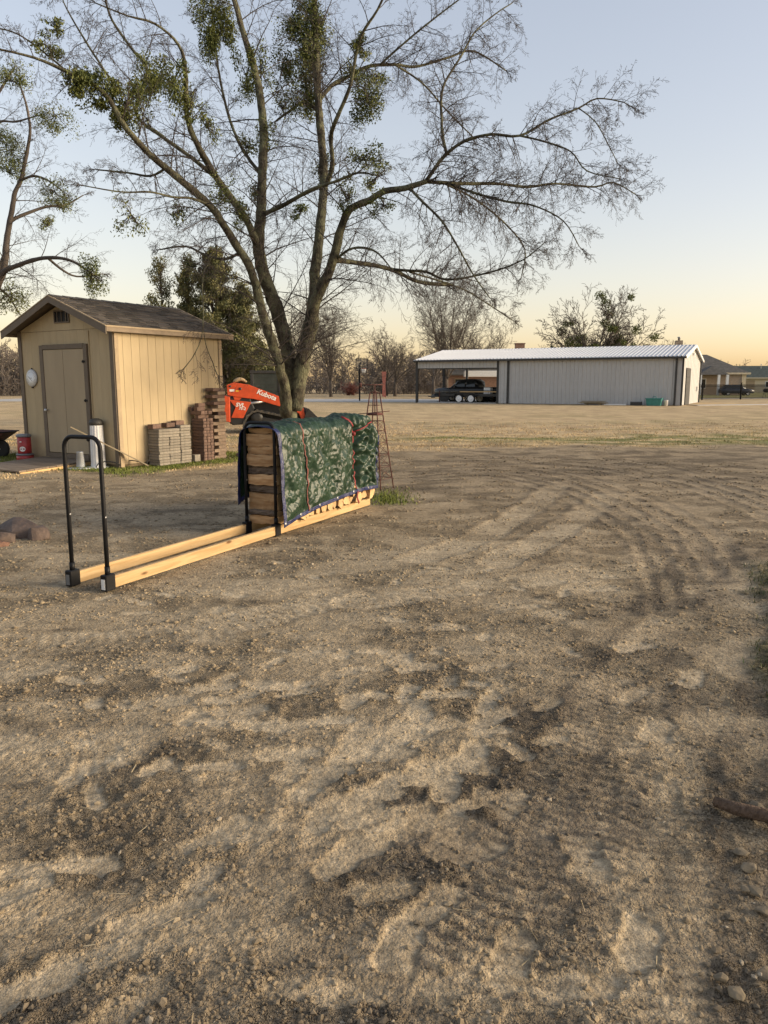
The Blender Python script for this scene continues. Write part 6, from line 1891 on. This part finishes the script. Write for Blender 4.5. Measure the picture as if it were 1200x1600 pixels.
MAIN = [
 ('trunk', [(455,722,0,30),(453,690,0,23),(451,660,0,20),(449,632,0,19),(447,612,0,17)], 0),
 ('limb', [(450,650,-.1,12),(447,615,-.2,13),(439,582,-.3,12),(427,540,-.4,11.8),(413,500,-.5,11.5),(400,447,-.6,11),(388,413,-.7,10.5),(367,380,-.8,10),(345,345,-1.0,9.5),(327,320,-1.1,9.5),(277,277,-1.4,9),(233,240,-1.7,8),(197,200,-2,7.5),(160,143,-2.2,6.5),(100,110,-2.5,5),(53,90,-2.7,3.6),(-10,75,-3,2.4)], .22),
 ('limb', [(455,640,.1,15),(455,600,.15,16),(450,547,.2,16),(433,487,.2,15.5),(412,427,.1,14.5),(404,383,.1,13.5),(408,333,.1,12),(410,267,.2,11),(412,208,.3,10),(404,137,.4,9.5),(390,83,.5,8.5),(375,33,.6,7.5),(362,-20,.7,6.5),(352,-70,.8,5)], .26),
 ('limb', [(405,390,.1,10),(383,340,-.2,9.5),(337,275,-.5,8.5),(308,225,-.8,8),(292,180,-1.0,7),(290,112,-1.3,5.5),(279,70,-1.4,4.2),(242,37,-1.6,3.2),(200,25,-1.8,2.4),(150,5,-2,1.6)], .2),
 ('limb', [(340,280,-.5,6),(300,247,-.3,6),(253,213,-.1,5.5),(213,177,.1,5),(230,110,.4,4.5),(205,75,.6,4),(172,25,.8,3.3),(160,-30,1,2.4)], .2),
 ('limb', [(180,135,-2.1,3.5),(150,90,-1.9,3),(125,50,-1.7,2.6),(100,5,-1.6,2),(90,-30,-1.5,1.3)], .2),
 ('limb', [(105,112,-2.5,3),(60,75,-2.2,2.6),(20,50,-2,2),(-30,40,-1.9,1.3)], .2),
 ('limb', [(412,335,.1,7),(440,322,-.4,6.5),(460,311,-.8,6),(487,296,-1.2,5),(520,285,-1.5,4),(560,270,-1.9,3),(590,275,-2.2,1.8)], .22),
 ('limb', [(406,270,.2,5),(380,235,.7,4.5),(360,190,1.2,4),(345,130,1.6,3.5),(335,60,2,3),(330,-10,2.3,2)], .22),
 ('limb', [(460,640,.0,17),(467,600,0,17),(475,555,0,17),(485,510,0,16.5),(491,470,.1,15),(492,427,.2,12.5),(497,387,.4,12),(501,346,.6,11.5),(506,292,.8,11),(504,233,1,10),(498,167,1.2,9.5),(494,83,1.4,9),(492,20,1.5,8),(490,-50,1.6,7)], .28),
 ('limb', [(506,295,.8,7.5),(519,262,.5,7),(517,215,.2,6.5),(524,190,-.1,6),(546,137,-.4,5),(562,62,-.7,4.2),(590,15,-1,3.2),(610,-30,-1.2,2.2)], .22),
 ('limb', [(500,155,1.2,6),(520,132,1.5,5.5),(542,121,1.8,5),(575,104,2.1,4.6),(617,101,2.4,4),(650,104,2.6,3.6),(700,90,2.9,3),(740,80,3.1,2.4),(790,110,3.3,1.7)], .13),
 ('limb', [(500,175,1.2,5),(475,160,1.7,4.5),(455,172,2.1,3.6),(430,190,2.5,2.6)], .22),
 ('limb', [(486,500,0,12),(494,468,-.05,13),(503,445,-.1,12.5),(513,427,-.2,12),(522,400,-.3,11.5),(533,357,-.4,10),(547,327,-.5,9.5),(577,313,-.6,9),(600,299,-.7,8.5),(633,294,-.8,8),(667,283,-.9,7)], .3),
 ('limb', [(665,284,-.9,6),(680,262,-1,5.5),(696,242,-1.1,5),(725,221,-1.2,4.6),(767,210,-1.3,4.2),(812,212,-1.4,3.6),(858,187,-1.3,3),(904,169,-1.2,2.5),(933,154,-1.1,2.1),(975,160,-1,1.7),(987,167,-1,1.2)], .10),
 ('limb', [(812,212,-1.4,2.8),(850,221,-1.6,2.5),(892,237,-1.8,2.2),(917,267,-2,1.9),(967,279,-2.2,1.4)], .11),
 ('limb', [(904,169,-1.2,1.8),(930,190,-1.4,1.6),(950,225,-1.6,1.3),(965,255,-1.8,.9)], .12),
 ('limb', [(698,242,-1.1,4.4),(692,215,-.9,4.2),(690,187,-.7,4),(692,137,-.5,3.6),(721,87,-.2,3),(742,50,0,2.4),(775,21,.2,1.8),(800,5,.3,1.2)], .12),
 ('limb', [(667,284,-.9,5.5),(725,287,-.5,4.8),(775,287,-.2,4.2),(825,292,.1,3.6),(867,287,.3,3.1),(929,292,.6,2.5),(958,285,.7,2),(992,303,.9,1.2)], .10),
 ('limb', [(700,286,-.7,4),(737,300,-1.1,3.8),(792,315,-1.5,3.3),(833,321,-1.9,2.7),(880,345,-2.2,2),(905,385,-2.4,1.3)], .10),
 ('limb', [(640,294,-.8,4),(660,315,-1.3,3.6),(690,345,-1.7,3.2),(715,385,-2,2.8),(740,430,-2.2,2.2),(765,465,-2.4,1.5)], .13),
 ('limb', [(690,285,-.8,3),(740,310,0,2.8),(790,350,.5,2.4),(820,390,.9,2),(815,430,1.2,1.3)], .11),
 ('limb', [(522,406,-.3,8),(553,410,.1,7),(587,415,.5,6.5),(617,423,.8,6),(653,440,1.1,5.5),(697,445,1.4,5)], .28),
 ('limb', [(612,421,.8,4.5),(640,423,.5,4),(667,425,.3,3.6),(700,437,0,3.2),(767,425,-.4,2.6),(817,406,-.8,2),(850,380,-1.1,1.3)], .11),
 ('limb', [(640,425,.5,2.8),(690,440,.9,2.5),(730,455,1.2,2.2),(770,480,1.5,1.7),(800,500,1.7,1.1)], .13),
 ('limb', [(527,404,-.3,4),(545,390,-.6,3.8),(567,387,-.9,3.5),(590,395,-1.2,3),(610,418,-1.4,2.2)], .3),
 ('limb', [(330,322,-1.1,4.5),(300,310,-1.5,4),(270,308,-1.9,3.4),(235,300,-2.3,3),(190,300,-2.6,2.3),(130,290,-2.9,1.5)], .17),
 ('limb', [(375,395,-.8,4.5),(350,405,-.4,4),(320,398,0,3.4),(290,385,.4,2.6),(250,390,.8,1.8)], .2),
 ('limb', [(260,262,-1.5,4),(235,275,-1.2,3.4),(200,270,-1,2.6),(150,265,-.7,1.8)], .2),
 ('limb', [(330,396,-.2,2.2),(320,420,-.6,1.9),(316,450,-1.0,1.7),(318,490,-1.3,1.5),(314,530,-1.4,1.3),(300,560,-1.4,1.1),(288,575,-1.4,.8)], .5),
 ('limb', [(316,500,-1.3,1.3),(322,540,-1.4,1.1),(332,565,-1.4,1),(338,582,-1.4,.8)], .5),
 ('limb', [(595,100,2.2,3),(640,60,2.0,2.6),(690,20,1.8,2.1),(730,-10,1.6,1.5)], .14),
 ('limb', [(617,101,2.4,3),(660,130,2.8,2.6),(700,175,3.1,2.2),(740,215,3.3,1.6)], .13),
]
CL = [(345,50,.9,26,50,2000),(330,20,.9,24,32,1100),(470,80,1.6,36,60,3200),(455,30,1.6,26,36,1600),(480,150,1.5,26,32,1300),(440,110,1.8,20,40,900),(500,40,1.4,22,40,1200),(385,120,.6,20,36,700),(562,72,-.6,17,18,300),(548,105,1.6,22,22,450),
      (575,150,.0,26,36,1400),(590,118,1.9,20,16,350),(565,250,-.7,28,26,500),(545,310,-.6,22,22,260),(600,320,-.8,22,18,220),(230,125,-.3,34,34,1500),(270,130,-1.2,32,34,1400),(200,160,-2,30,38,1500),
      (150,140,-2.2,34,24,1100),(130,115,-2.3,28,20,700),(70,70,-2.3,24,16,350),(85,40,-2,14,12,160),(300,165,-1,22,26,400),(325,200,-.9,18,24,250),(408,110,.5,18,40,450),(410,215,.3,20,30,350),(405,290,.2,16,26,260),
      (350,300,-1,22,26,300),(370,330,-.8,18,24,260),(120,130,-2.4,20,24,300),(205,335,-2.5,26,26,200),(280,330,-1,22,20,180),(470,330,-1,18,14,180),(440,170,2.2,20,24,300),(505,265,.9,16,22,200),(385,230,.7,16,20,180),(590,275,-1.9,22,22,250)]
traced_tree('bare_tree', 'large bare multi-stemmed tree with mistletoe clumps behind the wood pile', 16.3, (-2.0, 16.3, 0), MAIN, CL, 5, 1.15, (9, 5, 2), .15, (.0,-.05,.1), M['bark'], M['twig'])

LEFT = [
 ('trunk', [(-70,712,0,24),(-66,640,0,20),(-52,560,0,19),(-30,490,0,17)], 0),
 ('limb', [(-30,500,0,11),(-12,460,.1,10),(6,423,.2,9),(10,377,.3,8.5),(17,337,.3,7.5),(24,300,.4,6.5),(33,280,.4,6),(43,233,.5,5),(47,200,.6,4),(40,160,.7,3),(30,130,.7,2)], .2),
 ('limb', [(-28,480,0,8),(0,430,-.2,7.5),(33,413,-.4,6.5),(70,403,-.6,5.5),(110,407,-.8,4),(147,430,-1,2.5)], .2),
 ('limb', [(75,403,-.6,4),(95,420,-.2,3.4),(120,432,.2,2.6),(160,428,.5,1.6)], .2),
 ('limb', [(15,345,.3,5),(43,333,.6,4.4),(73,323,.9,3.6),(103,320,1.2,2.4),(130,305,1.4,1.5)], .2),
 ('limb', [(33,282,.4,4),(52,275,.1,3.4),(75,282,-.2,2.8),(100,300,-.5,1.8)], .2),
 ('limb', [(-30,485,0,10),(-40,400,.5,9),(-45,300,.8,8),(-30,200,1,6),(-5,150,1.2,4),(20,110,1.4,2)], .22),
 ('limb', [(-30,205,1,4),(0,190,.6,3.4),(25,190,.3,2.6),(60,180,0,1.8)], .2),
 ('limb', [(10,385,.3,4),(-5,440,.6,3.6),(15,465,.8,2.6),(30,490,1,1.6)], .25),
]
CLL = [(u_, v_, d_, a_*1.1, b_*1.1, int(n_*1.9)) for u_, v_, d_, a_, b_, n_ in [(25,130,.7,22,24,420),(88,180,0,30,26,500),(18,235,.4,26,24,500),(12,270,.4,22,18,350),(85,300,-.3,22,18,300),(75,350,.5,14,14,160),(142,430,-1,18,24,600),(20,465,.8,22,26,450),(95,325,1.1,18,14,220),(0,210,.8,20,30,400)]]
traced_tree('bare_tree', 'bare tree with mistletoe clumps at the left edge behind the shed', 21.0, tuple(gpt(-70,700).xy.to_3d()) if False else (at(-70,700,21).x, 21.0, 0), LEFT, CLL, 9, .65, (7, 5, 2), .10, (.1,-.05,.05), M['far_bark'], M['twig'])

# ------------------------------------------------------------------ cedar behind the shed
def build_cedar():
    b = Vector((at(366,640,31).x, 31.0, 0))
    t = thing('cedar_tree', 'dense olive green cedar tree rising behind the shed roof', 'tree', b)
    r_ = random.Random(21)
    tr = MB(); tr.tube([(0,0,-.1),(.02,0,1),(-.1,0,2.2),(-.45,.1,3.6),(-.9,.1,5.0),(-1.1,.1,6.0)], [.17,.14,.13,.10,.05,.02], 10)
    tr.tube([(-.1,.05,-.1),(-.2,.1,1.2),(-.5,.3,2.4),(-1.4,.3,4.2),(-2.2,.2,5.9)], [.10,.09,.08,.05,.02], 8)
    tr.build('trunk', M['far_bark'], t)
    br = MB(); cs = []; rs = []; ns = []
    # leaders: (x, z, height share) outline read from the picture, in metres about the base
    def crown(cx, cy, z0, z1, w, n, dens):
        br.tube([(cx*.25,cy,.9),(cx*.75,cy,z0*.9),(cx,cy,z0+.3),(cx+.05,cy,z1)], [.07,.055,.05,.012], 5, cap=False)
        for k in range(n):
            f = (k + r_.random())/n; z = z0 + (z1-z0)*f
            ww = w*(1 - f)**.65*(.55 + .5*r_.random()) * (1 if f > .12 else .5+f*4)
            a = r_.uniform(0,6.28); p = Vector((cx + math.cos(a)*ww, cy + math.sin(a)*ww*.8, z + ww*.25))
            br.tube([(cx+(p.x-cx)*.02,cy,z-.35-.2*r_.random()), ((cx+p.x)/2, (cy+p.y)/2, z-.05), p], [.03,.018,.006], 4, cap=False)
            for q in range(4):
                c = Vector((cx,cy,z)).lerp(p, .45 + .2*q) + rnd_unit(r_)*.12
                cs.append(tuple(c)); s = r_.uniform(.14,.30); rs.append((s*1.1,s*1.1,s*1.0)); ns.append(int(1.9*dens*s/.2))
    crown(-.6,0,1.3,6.6,2.2,110,52)
    crown(-1.7,.2,2.6,6.4,1.1,30,40)
    crown(.45,-.1,1.25,5.2,1.5,70,52)
    crown(.9,.3,1.4,3.2,.9,24,40)
    crown(-2.75,.1,2.2,6.3,1.2,26,24)
    crown(-2.0,.2,1.6,4.6,1.3,30,40)
    br.build('branches', M['far_bark'], t)
    o = leaf_cloud('crown', cs, rs, ns, .102, .34, M['cedar'], t, up=.7, seed=77)
build_cedar()

# ------------------------------------------------------------------ bare trees farther off
def far_tree(name, label, loc, H_, spread, seed, kids=(9,6,4), mains=9, fork=.25, lean=0, m=None, minr=.013, mist=0, up=1.0, group='bare trees beyond the field', rad=.2):
    t = thing(name, label, 'tree', loc, 0, group); r_ = random.Random(seed)
    m = m or M['far_bark']
    tk = MB(); tk.tube([(0,0,-.2),(lean*.05,0,H_*fork*.5),(lean*.15,0,H_*fork)], [rad*1.25,rad,rad*.85], 9); tk.build('trunk', m, t)
    cr = MB(); tips = []
    for k in range(mains):
        a = 2*math.pi*(k + r_.random()*.6)/mains; f = r_.uniform(.25,1)
        d = Vector((math.cos(a)*spread*f, math.sin(a)*spread*f, H_*(1-fork)*up*(1.15-.4*f))) + Vector((lean*H_*.4,0,0))
        p = Vector((lean*.15*r_.uniform(.7,1), 0, H_*fork*r_.uniform(.6,1)))
        sprout(cr, r_, p, d.normalized(), d.length*r_.uniform(.8,1.05), rad*.42, 0, -.06, .14, kids, tips, 4, minr, (4, 2, 1, 1))
    cr.build('crown', m, t)
    if mist:
        for k in range(mist):
            c = r_.choice(tips)*r_.uniform(.72,1.0); c.z = max(c.z, H_*fork*1.3); s = r_.uniform(.28,.62)
            leaf_cloud('mistletoe_clump', [tuple(c)], [(s*1.1,s*1.1,s)], [int(420*s)], .2, .5, M['mistletoe'], t, seed=seed*7+k)
    return t
far_tree('bare_tree', 'bare vase-shaped tree left of the basketball goal', (at(517,619,100).x,100,0), 11.6, 4.3, 31, (10,7,5), 12, .2)
far_tree('bare_tree', 'bare spreading tree behind the windmill vane', (at(604,616,112).x,112,0), 9.0, 4.6, 32, (10,7,5), 9, .26)
far_tree('bare_tree', 'small bare tree with leaning fork right of the windmill vane', (at(617,618,104).x,104,0), 7.4, 3.8, 33, (9,6,4), 7, .3, .5)
far_tree('bare_tree', 'largest bare tree, its fan of branches rising over the carport roof', (at(697,618,98).x,98,0), 14.0, 7.4, 34, (11,8,5), 15, .2, rad=.28)
far_tree('bare_tree', 'bare tree with dense low crown behind the middle of the carport roof', (at(752,618,106).x,106,0), 9.0, 5.2, 35, (11,8,5), 12, .3)
far_tree('bare_tree', 'slim bare tree seen inside the carport opening beside the left post', (at(677,617,92).x,92,0), 6.6, 2.6, 36, (8,6,3), 6, .35, .2)
far_tree('bare_tree', 'bare tree with mistletoe clumps rising behind the barn roof', (at(928,616,84).x,84,0), 11.8, 7.4, 37, (11,7,4), 18, .30, .1, mist=60, up=.8, minr=.02, rad=.3)
far_tree('bare_tree', 'low leaning bare tree behind the right end of the barn roof', (at(985,616,86).x,86,0), 7.8, 4.0, 38, (9,6,4), 7, .45, 1.0, mist=8, up=.6)
far_tree('bare_tree', 'tall pale bare tree seen just left of the right trunk fork', (at(470,617,104).x,104,0), 12.5, 3.8, 39, (10,7,5), 11, .25)
def red_shrub():
    b = Vector((at(548,615,115).x,115,0)); r_ = random.Random(4)
    t = thing('red_shrub', 'rounded dull red shrub left of the basketball goal pole', 'shrub', b)
    st = MB()
    for k in range(70):
        a = r_.uniform(0,6.28); d = Vector((math.cos(a)*r_.uniform(.1,1.1),math.sin(a)*.6,1)).normalized()
        sprout(st, r_, Vector((r_.uniform(-.6,.6),r_.uniform(-.4,.4),0)), d, r_.uniform(1.2,2.0), .03, 0, .05, .2, (5,3), None, 3, .015, (3, 2, 1, 1))
    st.build('stems', M['red_shrub'], t)
red_shrub()
def woods(name, label, spots, seed, hmin, hmax, m):
    r_ = random.Random(seed); mb = MB()
    for (x, y) in spots:
        H_ = r_.uniform(hmin,hmax); p = Vector((x,y,-.1))
        mb.tube([p, p+Vector((r_.uniform(-.3,.3),0,H_*.4)), p+Vector((r_.uniform(-.6,.6),0,H_*.8))], [.09,.07,.03], 4, cap=False)
        for k in range(14):
            f = r_.uniform(.02,.7); q = p + Vector((0,0,H_*f)); a = r_.uniform(0,6.28)
            sprout(mb, r_, q, Vector((math.cos(a)*.8,math.sin(a)*.8,r_.uniform(.4,1.3))).normalized(), H_*r_.uniform(.22,.45), .05, 0, -.03, .2, (5,3), None, 3, .042, (3, 1, 1, 1))
        for k in range(8):                     # undergrowth
            a = r_.uniform(0,6.28); q = p + Vector((r_.uniform(-3,3), r_.uniform(-3,3), 0))
            sprout(mb, r_, q, Vector((math.cos(a)*.5,math.sin(a)*.5,1)).normalized(), r_.uniform(1.4,3.4), .035, 0, .0, .2, (4,2), None, 3, .045, (3, 1, 1, 1))
    o = mb.build(name, m); tag(o, label, 'wood', kind='stuff')
rw = random.Random(8)
woods('woodland', 'grey brown mass of bare woodland along the far edge of the field',
      [(rw.uniform(-48,16), rw.uniform(124,150)) for _ in range(150)], 51, 5.0, 8.5, M['hazed_bark'])
woods('woodland', 'bare woodland on the skyline at the far left beside the shed', [(rw.uniform(-75,-42), rw.uniform(105,135)) for _ in range(60)], 52, 6, 9, M['hazed_bark'])
woods('treeline', 'low dark line of trees on the right skyline behind the houses', [(rw.uniform(70,150), rw.uniform(200,235)) for _ in range(50)], 53, 6, 9.5, M['far_bark'])
